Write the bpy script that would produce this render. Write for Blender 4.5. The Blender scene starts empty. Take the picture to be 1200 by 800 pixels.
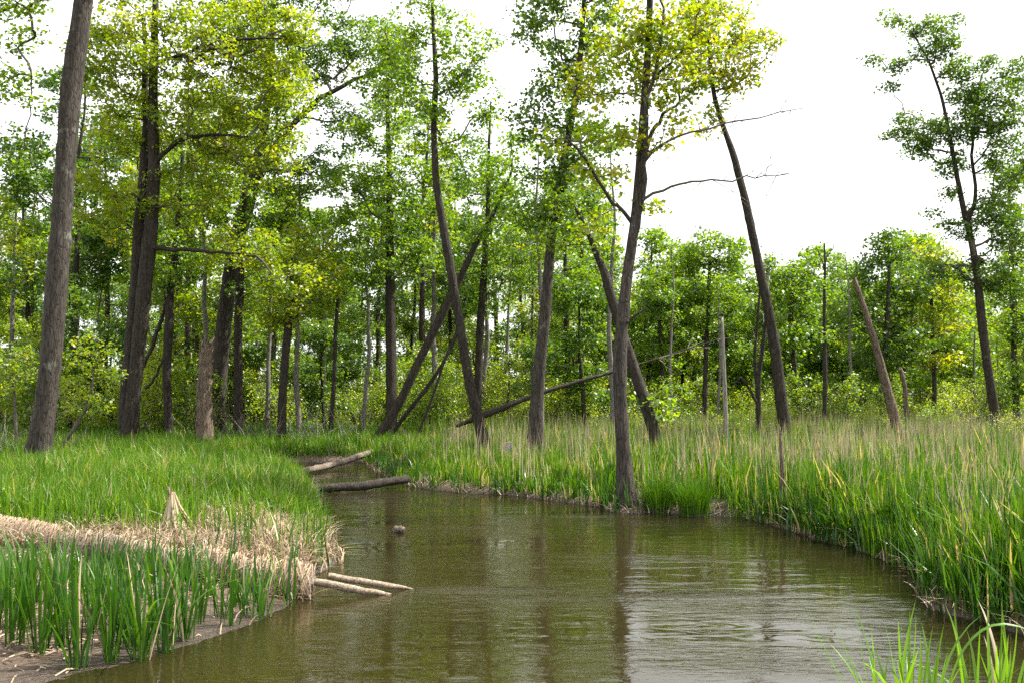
import bpy, math, random
import numpy as np
from mathutils import Vector

C = bpy.context.scene.collection
scene = bpy.context.scene
R = math.radians
# ------------------------------------------------------------------ camera
F = 1150.0                 # focal length in photograph pixels (1200 wide)
CAMH = 2.2
HORIZON = 455.0
PITCH = math.atan((HORIZON - 400.0) / F)
cam_d = bpy.data.cameras.new('camera')
cam_d.sensor_width = 36.0
cam_d.lens = F / 1200.0 * 36.0
cam_d.clip_start = 0.1
cam_d.clip_end = 3000.0
cam = bpy.data.objects.new('camera', cam_d)
cam.location = (0, 0, CAMH)
cam.rotation_euler = (R(90) + PITCH, 0, 0)
C.objects.link(cam)
scene.camera = cam
# ------------------------------------------------------------------ sky and sun
SUN_DIR = Vector((0.78, 0.22, 1.1)).normalized()
sun_el = math.asin(SUN_DIR.z)
sun_az = math.atan2(SUN_DIR.x, SUN_DIR.y)
world = bpy.data.worlds.new('World')
scene.world = world
world.use_nodes = True
wn, wl = world.node_tree.nodes, world.node_tree.links
wn.clear()
wo = wn.new('ShaderNodeOutputWorld')
bg = wn.new('ShaderNodeBackground')
sky = wn.new('ShaderNodeTexSky')
sky.sky_type = 'NISHITA'
sky.sun_disc = False
sky.sun_elevation = sun_el
sky.sun_rotation = sun_az
sky.air_density = 1.3
sky.dust_density = 3.0
sky.ozone_density = 1.0
hsv = wn.new('ShaderNodeHueSaturation')
hsv.inputs['Saturation'].default_value = 0.15      # thin bright high cloud: almost no blue left
veil = wn.new('ShaderNodeMixRGB')
veil.inputs['Fac'].default_value = 0.6
veil.inputs['Color2'].default_value = (13.8, 13.9, 13.9, 1)
wl.new(sky.outputs['Color'], hsv.inputs['Color'])
wl.new(hsv.outputs['Color'], veil.inputs['Color1'])
wl.new(veil.outputs['Color'], bg.inputs['Color'])
bg.inputs['Strength'].default_value = 0.075
wl.new(bg.outputs['Background'], wo.inputs['Surface'])
sd = bpy.data.lights.new('sun', 'SUN')
sd.energy = 5.0
sd.angle = R(0.6)
sd.color = (1.0, 0.95, 0.83)
so = bpy.data.objects.new('sun', sd)
so.rotation_euler = (-SUN_DIR).to_track_quat('-Z', 'Y').to_euler()
so.location = (20, 10, 40)
C.objects.link(so)
# ------------------------------------------------------------------ output
scene.view_settings.view_transform = 'Standard'
scene.view_settings.look = 'None'
scene.view_settings.exposure = 1.25
scene.view_settings.gamma = 1.0
scene.view_settings.use_curve_mapping = False
scene.render.engine = 'CYCLES'
cy = scene.cycles
cy.max_bounces = 7
cy.diffuse_bounces = 4
cy.glossy_bounces = 3
cy.transmission_bounces = 4
cy.transparent_max_bounces = 6
cy.caustics_reflective = False
cy.caustics_refractive = False
cy.sample_clamp_indirect = 6.0
cy.use_adaptive_sampling = True
cy.adaptive_threshold = 0.02
cy.use_denoising = False
try:
    cy.use_light_tree = False
except Exception:
    pass

# ------------------------------------------------------------------ pixel helpers (places in the world found from the photograph)
FW = np.array([0.0, math.cos(PITCH), math.sin(PITCH)])
UP = np.array([0.0, -math.sin(PITCH), math.cos(PITCH)])
RT = np.array([1.0, 0.0, 0.0])
def ray(x, y):
    return FW + RT * ((x - 600.0) / F) + UP * ((400.0 - y) / F)
def W(x, y, D):
    d = ray(x, y)
    return np.array([0, 0, CAMH]) + d * (D / d[1])
def G(x, y, z=0.0):
    d = ray(x, y)
    return np.array([0, 0, CAMH]) + d * ((z - CAMH) / d[2])

# ------------------------------------------------------------------ mesh helpers
def mesh_np(name, V, faces, mat, attrs=None, smooth=True):
    """faces: list of int arrays (N,k)."""
    me = bpy.data.meshes.new(name)
    V = np.asarray(V, dtype=np.float32)
    faces = [np.asarray(f, dtype=np.int32) for f in faces if len(f)]
    nl = sum(f.size for f in faces); nf = sum(len(f) for f in faces)
    me.vertices.add(len(V)); me.loops.add(nl); me.polygons.add(nf)
    me.vertices.foreach_set('co', V.ravel())
    me.loops.foreach_set('vertex_index', np.concatenate([f.ravel() for f in faces]))
    tot = np.concatenate([np.full(len(f), f.shape[1], np.int32) for f in faces])
    st = np.concatenate([[0], np.cumsum(tot)[:-1]]).astype(np.int32)
    me.polygons.foreach_set('loop_start', st)
    try:
        me.polygons.foreach_set('loop_total', tot)
    except Exception:
        pass
    if smooth:
        me.polygons.foreach_set('use_smooth', np.ones(nf, dtype=bool))
    for k, a in (attrs or {}).items():
        at = me.attributes.new(k, 'FLOAT', 'POINT')
        at.data.foreach_set('value', np.asarray(a, dtype=np.float32))
    me.update(calc_edges=True)
    me.materials.append(mat)
    return me
def link(name, me, parent=None, loc=None, kind=None, label=None):
    o = bpy.data.objects.new(name, me)
    C.objects.link(o)
    if parent is not None: o.parent = parent
    if loc is not None: o.location = loc
    if kind: o['kind'] = kind
    if label: o['label'] = label
    return o
def thing(name, label, cat, loc, group=None, me=None):
    o = bpy.data.objects.new(name, me)
    if me is None:
        o.empty_display_size = 0.3
    C.objects.link(o)
    o.location = [float(v) for v in loc]
    o['label'] = label; o['category'] = cat
    if len(label.split()) > 16: print('LONG', len(label.split()), label)
    if group: o['group'] = group
    return o
class Acc:
    """collects tubes (quads) with a float attribute v"""
    def __init__(s): s.V = []; s.Q = []; s.A = []; s.n = 0
    def add(s, V, Q, a):
        s.V.append(V); s.Q.append(np.asarray(Q) + s.n); s.A.append(a); s.n += len(V)
    def tube(s, P, r, sides=6, rough=0.0, rng=None, cap=True, a=None, ph=0.0, rmul=None, jag=0.0):
        P = np.asarray(P, float); r = np.asarray(r, float); n = len(P)
        T = np.gradient(P, axis=0); T /= (np.linalg.norm(T, axis=1)[:, None] + 1e-9)
        ref = np.array([0.13, 0.98, 0.11]) if abs(T[0][1]) < 0.8 else np.array([0.9, 0.1, 0.3])
        A = np.cross(T, ref); A /= np.linalg.norm(A, axis=1)[:, None] + 1e-9
        B = np.cross(T, A)
        th = np.linspace(0, 2 * np.pi, sides, endpoint=False) + ph
        rr = np.repeat(r[:, None], sides, 1)
        if rough and rng is not None:
            rr = rr * (1 + rng.normal(0, rough, rr.shape))
        if rmul is not None: rr = rr * rmul
        V = P[:, None, :] + rr[..., None] * (np.cos(th)[None, :, None] * A[:, None, :] + np.sin(th)[None, :, None] * B[:, None, :])
        if jag: V[-1] += T[-1] * rng.uniform(-1, 1, sides)[:, None] * jag; V[-2] += T[-2] * rng.uniform(-.5, .5, sides)[:, None] * jag * .5
        V = V.reshape(-1, 3)
        i = np.arange(n - 1)[:, None] * sides; j = np.arange(sides)[None, :]; k = (j + 1) % sides
        Q = np.stack([i + j, i + k, i + sides + k, i + sides + j], -1).reshape(-1, 4)
        if cap:
            V = np.vstack([V, P[-1:] + T[-1:] * (r[-1] * 0.3 if not jag else -jag * 1.5)]); c = n * sides
            top = (n - 1) * sides
            jj = np.arange(0, sides, 2)
            Qc = np.stack([top + jj, top + (jj + 1) % sides, top + (jj + 2) % sides, np.full(len(jj), c)], -1) if sides % 2 == 0 else np.zeros((0, 4), int)
            Q = np.vstack([Q, Qc])
        s.add(V, Q, np.full(len(V), 0.5 if a is None else a))
    def mesh(s, name, mat, smooth=True):
        return mesh_np(name, np.vstack(s.V), [np.vstack(s.Q)], mat, {'v': np.concatenate(s.A)}, smooth)
def resample(P, r, n):
    P = np.asarray(P, float); r = np.asarray(r, float)
    d = np.concatenate([[0], np.cumsum(np.linalg.norm(np.diff(P, axis=0), axis=1))])
    t = np.linspace(0, d[-1], n)
    # catmull-like smoothing through interpolation of a smoothed curve
    Q = np.stack([np.interp(t, d, P[:, k]) for k in range(3)], 1)
    if n > 6:
        for _ in range(2):
            Q[1:-1] = 0.25 * Q[:-2] + 0.5 * Q[1:-1] + 0.25 * Q[2:]
    return Q, np.interp(t, d, r)

# ------------------------------------------------------------------ materials
def new_mat(name):
    m = bpy.data.materials.new(name); m.use_nodes = True
    n, l = m.node_tree.nodes, m.node_tree.links
    n.clear()
    out = n.new('ShaderNodeOutputMaterial')
    return m, n, l, out
def ramp(n, stops):
    r = n.new('ShaderNodeValToRGB')
    el = r.color_ramp.elements
    while len(el) < len(stops): el.new(0.5)
    for e, (p, c) in zip(el, stops):
        e.position = p; e.color = (*c, 1)
    return r
def foliage(name, stops, trans=0.5, tgain=(1.9, 1.7, 0.4), rough=0.45, gloss=0.05):
    m, n, l, out = new_mat(name)
    at = n.new('ShaderNodeAttribute'); at.attribute_name = 'v'
    oi = n.new('ShaderNodeObjectInfo')
    ad = n.new('ShaderNodeMath'); ad.operation = 'MULTIPLY_ADD'
    ad.inputs[1].default_value = 0.16; l.new(oi.outputs['Random'], ad.inputs[0]); l.new(at.outputs['Fac'], ad.inputs[2])
    sb = n.new('ShaderNodeMath'); sb.operation = 'SUBTRACT'; sb.inputs[1].default_value = 0.08
    l.new(ad.outputs[0], sb.inputs[0])
    rp = ramp(n, stops); l.new(sb.outputs[0], rp.inputs[0])
    df = n.new('ShaderNodeBsdfDiffuse'); l.new(rp.outputs[0], df.inputs['Color'])
    mul = n.new('ShaderNodeMixRGB'); mul.blend_type = 'MULTIPLY'; mul.inputs[0].default_value = 1
    l.new(rp.outputs[0], mul.inputs[1]); mul.inputs[2].default_value = (*tgain, 1)
    tr = n.new('ShaderNodeBsdfTranslucent'); l.new(mul.outputs[0], tr.inputs['Color'])
    mx = n.new('ShaderNodeMixShader'); mx.inputs[0].default_value = trans
    l.new(df.outputs[0], mx.inputs[1]); l.new(tr.outputs[0], mx.inputs[2])
    gl = n.new('ShaderNodeBsdfGlossy'); gl.inputs['Roughness'].default_value = rough
    gl.inputs['Color'].default_value = (0.9, 0.95, 1, 1)
    m2 = n.new('ShaderNodeMixShader'); m2.inputs[0].default_value = gloss
    l.new(mx.outputs[0], m2.inputs[1]); l.new(gl.outputs[0], m2.inputs[2])
    l.new(m2.outputs[0], out.inputs['Surface'])
    return m
M = {}
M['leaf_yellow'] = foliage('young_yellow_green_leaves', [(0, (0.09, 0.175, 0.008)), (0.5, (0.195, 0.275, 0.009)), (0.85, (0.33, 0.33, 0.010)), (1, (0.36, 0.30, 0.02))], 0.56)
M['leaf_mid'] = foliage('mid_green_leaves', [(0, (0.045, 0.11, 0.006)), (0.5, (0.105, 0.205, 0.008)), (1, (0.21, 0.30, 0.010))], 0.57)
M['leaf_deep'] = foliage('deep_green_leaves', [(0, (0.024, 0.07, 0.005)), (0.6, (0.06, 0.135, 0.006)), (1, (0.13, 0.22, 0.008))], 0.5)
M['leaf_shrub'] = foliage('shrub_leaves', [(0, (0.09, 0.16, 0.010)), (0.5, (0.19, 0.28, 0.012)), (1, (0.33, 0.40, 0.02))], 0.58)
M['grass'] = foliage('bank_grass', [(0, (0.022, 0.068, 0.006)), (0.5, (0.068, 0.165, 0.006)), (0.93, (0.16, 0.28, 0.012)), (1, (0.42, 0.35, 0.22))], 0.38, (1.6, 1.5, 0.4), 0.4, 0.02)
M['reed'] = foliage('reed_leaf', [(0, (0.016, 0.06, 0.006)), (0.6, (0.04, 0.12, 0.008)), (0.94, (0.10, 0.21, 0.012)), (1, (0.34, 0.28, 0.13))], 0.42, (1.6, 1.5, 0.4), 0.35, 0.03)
M['reed_bright'] = foliage('bright_reed_leaf', [(0, (0.06, 0.16, 0.012)), (1, (0.16, 0.33, 0.02))], 0.5, (1.5, 1.3, 0.5), 0.4, 0.025)
M['straw'] = foliage('dead_straw', [(0, (0.17, 0.115, 0.07)), (0.5, (0.36, 0.26, 0.17)), (1, (0.58, 0.46, 0.33))], 0.2, (1, 1, 1), 0.6, 0.03)
M['drystalk'] = foliage('dry_stalk', [(0, (0.13, 0.095, 0.05)), (0.5, (0.32, 0.25, 0.16)), (1, (0.55, 0.46, 0.32))], 0.25, (1, 1, 1), 0.6, 0.03)
M['pale_leaf'] = foliage('pale_broad_leaf', [(0, (0.16, 0.28, 0.10)), (1, (0.35, 0.45, 0.25))], 0.4)

def bark(name, c1, c2, lichen=(0.30, 0.31, 0.27), lich=0.62, scale=9.0, stretch=0.16, bump=0.6):
    m, n, l, out = new_mat(name)
    tc = n.new('ShaderNodeTexCoord')
    mp = n.new('ShaderNodeMapping'); mp.inputs['Scale'].default_value = (scale, scale, scale * stretch)
    l.new(tc.outputs['Object'], mp.inputs['Vector'])
    ns = n.new('ShaderNodeTexNoise'); ns.inputs['Scale'].default_value = 1.6; ns.inputs['Detail'].default_value = 6; ns.inputs['Roughness'].default_value = 0.65
    l.new(mp.outputs[0], ns.inputs['Vector'])
    vo = n.new('ShaderNodeTexVoronoi'); vo.feature = 'DISTANCE_TO_EDGE'; vo.inputs['Scale'].default_value = 2.2
    l.new(mp.outputs[0], vo.inputs['Vector'])
    rp = ramp(n, [(0.3, c1), (0.68, c2)]); l.new(ns.outputs['Fac'], rp.inputs[0])
    n2 = n.new('ShaderNodeTexNoise'); n2.inputs['Scale'].default_value = 2.3; n2.inputs['Detail'].default_value = 4; n2.inputs['Roughness'].default_value = 0.6
    l.new(tc.outputs['Object'], n2.inputs['Vector'])
    r2 = ramp(n, [(lich, (0, 0, 0)), (lich + 0.12, (1, 1, 1))]); l.new(n2.outputs['Fac'], r2.inputs[0])
    mx = n.new('ShaderNodeMixRGB'); l.new(r2.outputs[0], mx.inputs[0]); l.new(rp.outputs[0], mx.inputs[1]); mx.inputs[2].default_value = (*lichen, 1)
    cr = ramp(n, [(0.0, (0.35, 0.32, 0.3)), (0.12, (1, 1, 1))]); l.new(vo.outputs['Distance'], cr.inputs[0])
    mu = n.new('ShaderNodeMixRGB'); mu.blend_type = 'MULTIPLY'; mu.inputs[0].default_value = 0.8
    l.new(mx.outputs[0], mu.inputs[1]); l.new(cr.outputs[0], mu.inputs[2])
    bs = n.new('ShaderNodeBsdfPrincipled'); bs.inputs['Roughness'].default_value = 0.85
    bs.inputs['Specular IOR Level'].default_value = 0.25
    l.new(mu.outputs[0], bs.inputs['Base Color'])
    hm = n.new('ShaderNodeMath'); hm.operation = 'ADD'; l.new(ns.outputs['Fac'], hm.inputs[0]); l.new(cr.outputs[0], hm.inputs[1])
    bp = n.new('ShaderNodeBump'); bp.inputs['Strength'].default_value = bump; bp.inputs['Distance'].default_value = 0.03
    l.new(hm.outputs[0], bp.inputs['Height']); l.new(bp.outputs[0], bs.inputs['Normal'])
    l.new(bs.outputs[0], out.inputs['Surface'])
    return m
M['bark_grey'] = bark('grey_maple_bark', (0.022, 0.018, 0.015), (0.085, 0.071, 0.062), (0.19,0.19,0.165))
M['bark_dark'] = bark('dark_bark', (0.016, 0.013, 0.010), (0.058, 0.047, 0.038), (0.11, 0.115, 0.09), 0.66)  # low bark tones throughout, with sparse dull lichen
M['bark_thin'] = bark('thin_branch_bark', (0.09, 0.075, 0.06), (0.19, 0.165, 0.14), scale=25)
M['bark_pale'] = bark('bleached_dead_wood', (0.15, 0.135, 0.12), (0.34, 0.315, 0.28), (0.5, 0.47, 0.43), 0.6, 14, 0.06, 0.5)
M['bark_pole'] = bark('bleached_bare_pole', (0.17, 0.125, 0.09), (0.38, 0.31, 0.24), (0.48, 0.42, 0.35), 0.6, 9, 1.0, 0.15)
M['bark_snag'] = bark('splintered_snag_wood', (0.085, 0.06, 0.045), (0.27, 0.205, 0.155), (0.36, 0.30, 0.25), 0.66, 20, 0.05, 1.0)
M['bark_log'] = bark('weathered_log', (0.10, 0.075, 0.06), (0.30, 0.25, 0.20), (0.4, 0.36, 0.3), 0.6, 12, 0.9, 0.8)

def ground_mat():
    m, n, l, out = new_mat('marsh_soil')
    ge = n.new('ShaderNodeNewGeometry'); sp = n.new('ShaderNodeSeparateXYZ'); l.new(ge.outputs['Position'], sp.inputs[0])
    ns = n.new('ShaderNodeTexNoise'); ns.inputs['Scale'].default_value = 2.2; ns.inputs['Detail'].default_value = 9; ns.inputs['Roughness'].default_value = 0.7
    l.new(ge.outputs['Position'], ns.inputs['Vector'])
    nf = n.new('ShaderNodeTexNoise'); nf.inputs['Scale'].default_value = 26; nf.inputs['Detail'].default_value = 6; nf.inputs['Roughness'].default_value = 0.7
    l.new(ge.outputs['Position'], nf.inputs['Vector'])
    soil = ramp(n, [(0.3, (0.035, 0.035, 0.014)), (0.5, (0.06, 0.07, 0.02)), (0.7, (0.13, 0.11, 0.06))]); l.new(ns.outputs['Fac'], soil.inputs[0])
    mud = ramp(n, [(0.3, (0.036, 0.022, 0.014)), (0.5, (0.095, 0.062, 0.042)), (0.72, (0.18, 0.128, 0.092))]); l.new(nf.outputs['Fac'], mud.inputs[0])
    bed = ramp(n, [(0.35, (0.035, 0.032, 0.012)), (0.5, (0.10, 0.085, 0.035)), (0.68, (0.20, 0.165, 0.08))]); l.new(nf.outputs['Fac'], bed.inputs[0])
    # mud close to the water line, soil higher up, stream bed below it
    zz = n.new('ShaderNodeMath'); zz.operation = 'MULTIPLY_ADD'; zz.inputs[1].default_value = 0.12
    l.new(ns.outputs['Fac'], zz.inputs[0]); l.new(sp.outputs['Z'], zz.inputs[2])
    up = n.new('ShaderNodeMapRange'); up.inputs[1].default_value = 0.20; up.inputs[2].default_value = 0.28; l.new(zz.outputs[0], up.inputs[0])
    dn = n.new('ShaderNodeMapRange'); dn.inputs[1].default_value = -0.05; dn.inputs[2].default_value = 0.0; l.new(sp.outputs['Z'], dn.inputs[0])
    m1 = n.new('ShaderNodeMixRGB'); l.new(up.outputs[0], m1.inputs[0]); l.new(mud.outputs[0], m1.inputs[1]); l.new(soil.outputs[0], m1.inputs[2])
    m2 = n.new('ShaderNodeMixRGB'); l.new(dn.outputs[0], m2.inputs[0]); l.new(bed.outputs[0], m2.inputs[1]); l.new(m1.outputs[0], m2.inputs[2])
    dk = n.new('ShaderNodeMapRange'); dk.inputs[1].default_value = 0.06; dk.inputs[2].default_value = 0.15; dk.inputs[3].default_value = 0.35; dk.inputs[4].default_value = 1.0
    l.new(zz.outputs[0], dk.inputs[0])
    m0 = n.new('ShaderNodeMixRGB'); m0.blend_type = 'MULTIPLY'; m0.inputs[0].default_value = 1; l.new(m1.outputs[0], m0.inputs[1]); l.new(dk.outputs[0], m0.inputs[2]); l.new(m0.outputs[0], m2.inputs[2])
    bs = n.new('ShaderNodeBsdfPrincipled'); l.new(m2.outputs[0], bs.inputs['Base Color'])
    wet = n.new('ShaderNodeMapRange'); wet.inputs[1].default_value = 0.01; wet.inputs[2].default_value = 0.12
    wet.inputs[3].default_value = 0.42; wet.inputs[4].default_value = 0.9; l.new(sp.outputs['Z'], wet.inputs[0])
    l.new(wet.outputs[0], bs.inputs['Roughness'])
    bp = n.new('ShaderNodeBump'); bp.inputs['Strength'].default_value = 0.8; bp.inputs['Distance'].default_value = 0.03
    l.new(nf.outputs['Fac'], bp.inputs['Height']); l.new(bp.outputs[0], bs.inputs['Normal'])
    l.new(bs.outputs[0], out.inputs['Surface'])
    return m
def water_mat():
    m, n, l, out = new_mat('shallow_brown_water')
    ge = n.new('ShaderNodeNewGeometry')
    def wave(sx, sy, scale, detail, rough=0.6, dist=0.0):
        mp = n.new('ShaderNodeMapping'); mp.inputs['Scale'].default_value = (sx, sy, 1); mp.inputs['Rotation'].default_value = (0, 0, R(-8))
        l.new(ge.outputs['Position'], mp.inputs['Vector'])
        t = n.new('ShaderNodeTexNoise'); t.inputs['Scale'].default_value = scale; t.inputs['Detail'].default_value = detail
        t.inputs['Roughness'].default_value = rough; t.inputs['Distortion'].default_value = dist
        l.new(mp.outputs[0], t.inputs['Vector']); return t
    w1 = wave(1.0, 3.2, 1.3, 3, 0.5, 0.6)
    w2 = wave(1.0, 2.4, 6.0, 4, 0.55, 0.5)
    # where the current roughens the surface: broad lazy patches
    w3 = wave(0.28, 1.0, 0.55, 2, 0.5, 0.4)
    amp = n.new('ShaderNodeMapRange'); amp.inputs[1].default_value = 0.42; amp.inputs[2].default_value = 0.66
    amp.inputs[3].default_value = 0.06; amp.inputs[4].default_value = 1.7; l.new(w3.outputs['Fac'], amp.inputs[0])
    # short riffles where the current runs over something shallow
    last = amp.outputs[0]
    for (px, py, w_, g_) in ((805, 697, 1.0, 5.0), (560, 690, 1.1, 4.0), (700, 604, 1.2, 2.0), (640, 700, .8, 3.0), (520, 592, 1.2, 1.5), (530, 618, 1.0, 1.5)):
        g = G(px, py); mp = n.new('ShaderNodeMapping'); mp.inputs['Location'].default_value = (-g[0] * .45, -g[1] * 2.2, 0); mp.inputs['Scale'].default_value = (.45, 2.2, 0)
        l.new(ge.outputs['Position'], mp.inputs['Vector'])
        ln = n.new('ShaderNodeVectorMath'); ln.operation = 'LENGTH'; l.new(mp.outputs[0], ln.inputs[0])
        mr = n.new('ShaderNodeMapRange'); mr.interpolation_type = 'SMOOTHERSTEP'; mr.inputs[1].default_value = 0; mr.inputs[2].default_value = w_ * .6; mr.inputs[3].default_value = g_; mr.inputs[4].default_value = 0
        l.new(ln.outputs['Value'], mr.inputs[0])
        ad = n.new('ShaderNodeMath'); ad.operation = 'ADD'; l.new(last, ad.inputs[0]); l.new(mr.outputs[0], ad.inputs[1]); last = ad.outputs[0]
    a = n.new('ShaderNodeMath'); a.operation = 'MULTIPLY'; l.new(w2.outputs['Fac'], a.inputs[0]); l.new(last, a.inputs[1])
    b = n.new('ShaderNodeMath'); b.operation = 'MULTIPLY_ADD'; b.inputs[1].default_value = 0.36; l.new(a.outputs[0], b.inputs[0])
    c = n.new('ShaderNodeMath'); c.operation = 'MULTIPLY'; c.inputs[1].default_value = 0.6; l.new(w1.outputs['Fac'], c.inputs[0])
    l.new(c.outputs[0], b.inputs[2])
    bp = n.new('ShaderNodeBump'); bp.inputs['Strength'].default_value = 1.0; bp.inputs['Distance'].default_value = 0.018
    l.new(b.outputs[0], bp.inputs['Height'])
    fr = n.new('ShaderNodeFresnel'); fr.inputs['IOR'].default_value = 1.6; l.new(bp.outputs[0], fr.inputs['Normal'])
    gl = n.new('ShaderNodeBsdfGlossy'); gl.inputs['Roughness'].default_value = 0.03; l.new(bp.outputs[0], gl.inputs['Normal'])
    tr = n.new('ShaderNodeBsdfTransparent'); tr.inputs['Color'].default_value = (0.62, 0.57, 0.28, 1)
    df = n.new('ShaderNodeBsdfDiffuse'); df.inputs['Color'].default_value = (0.032, 0.028, 0.010, 1)
    mb = n.new('ShaderNodeMixShader'); mb.inputs[0].default_value = 0.45; l.new(tr.outputs[0], mb.inputs[1]); l.new(df.outputs[0], mb.inputs[2])
    mx = n.new('ShaderNodeMixShader'); l.new(fr.outputs[0], mx.inputs[0]); l.new(mb.outputs[0], mx.inputs[1]); l.new(gl.outputs[0], mx.inputs[2])
    l.new(mx.outputs[0], out.inputs['Surface'])
    return m
M['ground'] = ground_mat(); M['water'] = water_mat()

# ------------------------------------------------------------------ ground and stream
shore_px = [(-60, 835), (60, 797), (150, 776), (240, 750), (300, 728), (340, 712), (352, 700), (346, 690), (352, 680), (380, 668), (393, 660), (390, 645),
            (388, 628), (376, 604), (370, 588), (362, 575), (345, 566), (300, 560), (250, 556), (250, 548), (330, 543), (400, 541), (428, 542), (436, 549),
            (462, 563), (490, 571), (530, 576), (600, 580), (655, 587), (700, 593), (725, 601), (752, 601), (772, 599), (800, 603), (835, 603), (870, 606), (905, 614),
            (935, 624), (965, 634), (1005, 643), (1040, 656), (1066, 668), (1086, 676), (1084, 700), (1104, 717), (1160, 729), (1210, 746), (1400, 770)]
shore = [tuple(G(x, y)[:2]) for x, y in shore_px] + [(9.0, 6.6), (5.5, 5.9), (4.2, 6.0), (3.2, 6.4), (2.5, 6.35), (1.9, 6.0), (1.6, 4.6), (1.5, 2.0), (1.5, -4.0), (-3.0, -4.0), (-3.2, 3.0), (-3.5, 6.0)]
SH = np.array(shore)
def shore_dist(P):
    """signed distance: negative over the water"""
    P = np.asarray(P, float); A = SH; B = np.roll(SH, -1, 0)
    best = np.full(len(P), 1e9); inside = np.zeros(len(P), bool)
    for a, b in zip(A, B):
        ab = b - a; t = np.clip(((P - a) @ ab) / (ab @ ab + 1e-12), 0, 1)
        best = np.minimum(best, np.hypot(*(P - (a + t[:, None] * ab)).T))
        c = ((a[1] > P[:, 1]) != (b[1] > P[:, 1]))
        with np.errstate(divide='ignore', invalid='ignore'):
            xi = (b[0] - a[0]) * (P[:, 1] - a[1]) / (b[1] - a[1]) + a[0]
        inside ^= (c & (P[:, 0] < xi))
    return np.where(inside, -best, best)
def wob(x, y, s=1.0, ph=0.0):
    return (np.sin(x * 1.7 * s + 1.3 + ph) * np.cos(y * 1.3 * s + 0.4) + 0.6 * np.sin(x * 3.1 * s + y * 2.3 * s + ph) + 0.4 * np.cos(x * 6.3 * s - y * 5.1 * s + 2 * ph)) / 2.0
def height(P):
    P = np.asarray(P, float)
    x, y = P[:, 0], P[:, 1]
    d = shore_dist(P) + .05 * wob(x, y, 2.6, 4) + .03 * wob(x, y, 6.1, 1) + .05 * wob(x, y, 1.4, 2) * (y < 11) + .02 * wob(x, y, 12.0, 5)
    mudflat = 1 / (1 + np.exp((y - 11.0) * 3.0)) / (1 + np.exp((x + 1.2) * 3.0))
    L = 0.35 + 2.2 * mudflat
    H = 0.24 + 0.16 / (1 + np.exp((x + 2.5) * 1.5)) * (1 - mudflat) + 0.02 * mudflat
    out = H * (1 - np.exp(-np.maximum(d, 0) / L)) + 0.035 * wob(x, y) * np.clip(d / 1.0, 0, 1)
    fine = 0.012 * wob(x, y, 5.0, 1.0) + 0.008 * wob(x, y, 11.0, 2.0)
    out = out + fine * np.clip(d * 3, 0, 1)
    ins = -np.minimum(0.42, np.maximum(-d, 0) * (0.55 - 0.25 * mudflat)) + fine * np.clip(-d * 3, 0, 1)
    far = np.clip((np.hypot(x, y) - 90) / 300, 0, 1)
    return np.where(d > 0, out, ins) + far * 3.0
def hz(x, y): return float(height(np.array([[x, y]]))[0])
def axis(lo, hi, step, far, g=1.13):
    a = list(np.arange(lo, hi, step)); s = step
    while a[-1] < far[1]: s *= g; a.append(a[-1] + s)
    s = step
    while a[0] > far[0]: s *= g; a.insert(0, a[0] - s)
    return np.array(a)
xs = axis(-9, 11, 0.11, (-600, 600)); ys = axis(3, 30, 0.11, (-200, 900))
XX, YY = np.meshgrid(xs, ys)
PP = np.stack([XX.ravel(), YY.ravel()], 1)
ZZ = height(PP)
nx, ny = len(xs), len(ys)
ii = (np.arange(ny - 1)[:, None] * nx + np.arange(nx - 1)[None, :]).ravel()
GQ = np.stack([ii, ii + 1, ii + nx + 1, ii + nx], 1)
gm = mesh_np('ground', np.column_stack([PP, ZZ]), [GQ], M['ground'])
link('ground', gm, kind='structure')
wm = mesh_np('water', [(-22, -6, 0), (22, -6, 0), (22, 34, 0), (-22, 34, 0)], [[[0, 1, 2, 3]]], M['water'], smooth=False)
link('water', wm, kind='structure')

# ------------------------------------------------------------------ leaves, branches, trees
def leaves(rng, centres, rc, per, size, flat=0.6, vbias=0.5, vspread=0.28, tilt=0.75, off=None):
    """many folded leaf blades scattered in clusters: returns V, quads, attribute"""
    centres = np.asarray(centres); n = len(centres) * per
    c = np.repeat(centres, per, 0)
    rc = np.repeat(np.broadcast_to(rc, (len(centres),)), per)
    o = rng.normal(0, 1, (n, 3)); o /= np.linalg.norm(o, axis=1)[:, None]
    o *= (rng.uniform(0.15, 1, n) ** 0.6)[:, None] * rc[:, None]; o[:, 2] *= flat
    p = c + o
    s = size * rng.uniform(0.6, 1.3, n)
    az = rng.uniform(0, 2 * np.pi, n)
    dn = rng.normal(-0.25, tilt * 0.6, n)
    ax = np.stack([np.cos(az) * np.cos(dn), np.sin(az) * np.cos(dn), np.sin(dn)], 1)      # leaf axis
    roll = rng.normal(0, tilt, n)
    side0 = np.stack([-np.sin(az), np.cos(az), np.zeros(n)], 1)
    nrm0 = np.cross(ax, side0)
    side = side0 * np.cos(roll)[:, None] + nrm0 * np.sin(roll)[:, None]
    nrm = np.cross(ax, side)
    S = s[:, None]
    w = rng.uniform(0.34, 0.52, n)[:, None]
    V = np.stack([p, p + ax * S * 0.42 + side * S * w + nrm * S * 0.12, p + ax * S, p + ax * S * 0.42 - side * S * w + nrm * S * 0.12], 1).reshape(-1, 3)
    Q = (np.arange(n)[:, None] * 4 + np.arange(4)[None, :])
    cv = np.repeat(rng.normal(0, vspread * 0.5, len(centres)), per)
    v = np.clip(vbias + cv + rng.normal(0, vspread * 0.7, n), 0, 1)
    return V, Q, np.repeat(v, 4)
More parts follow.
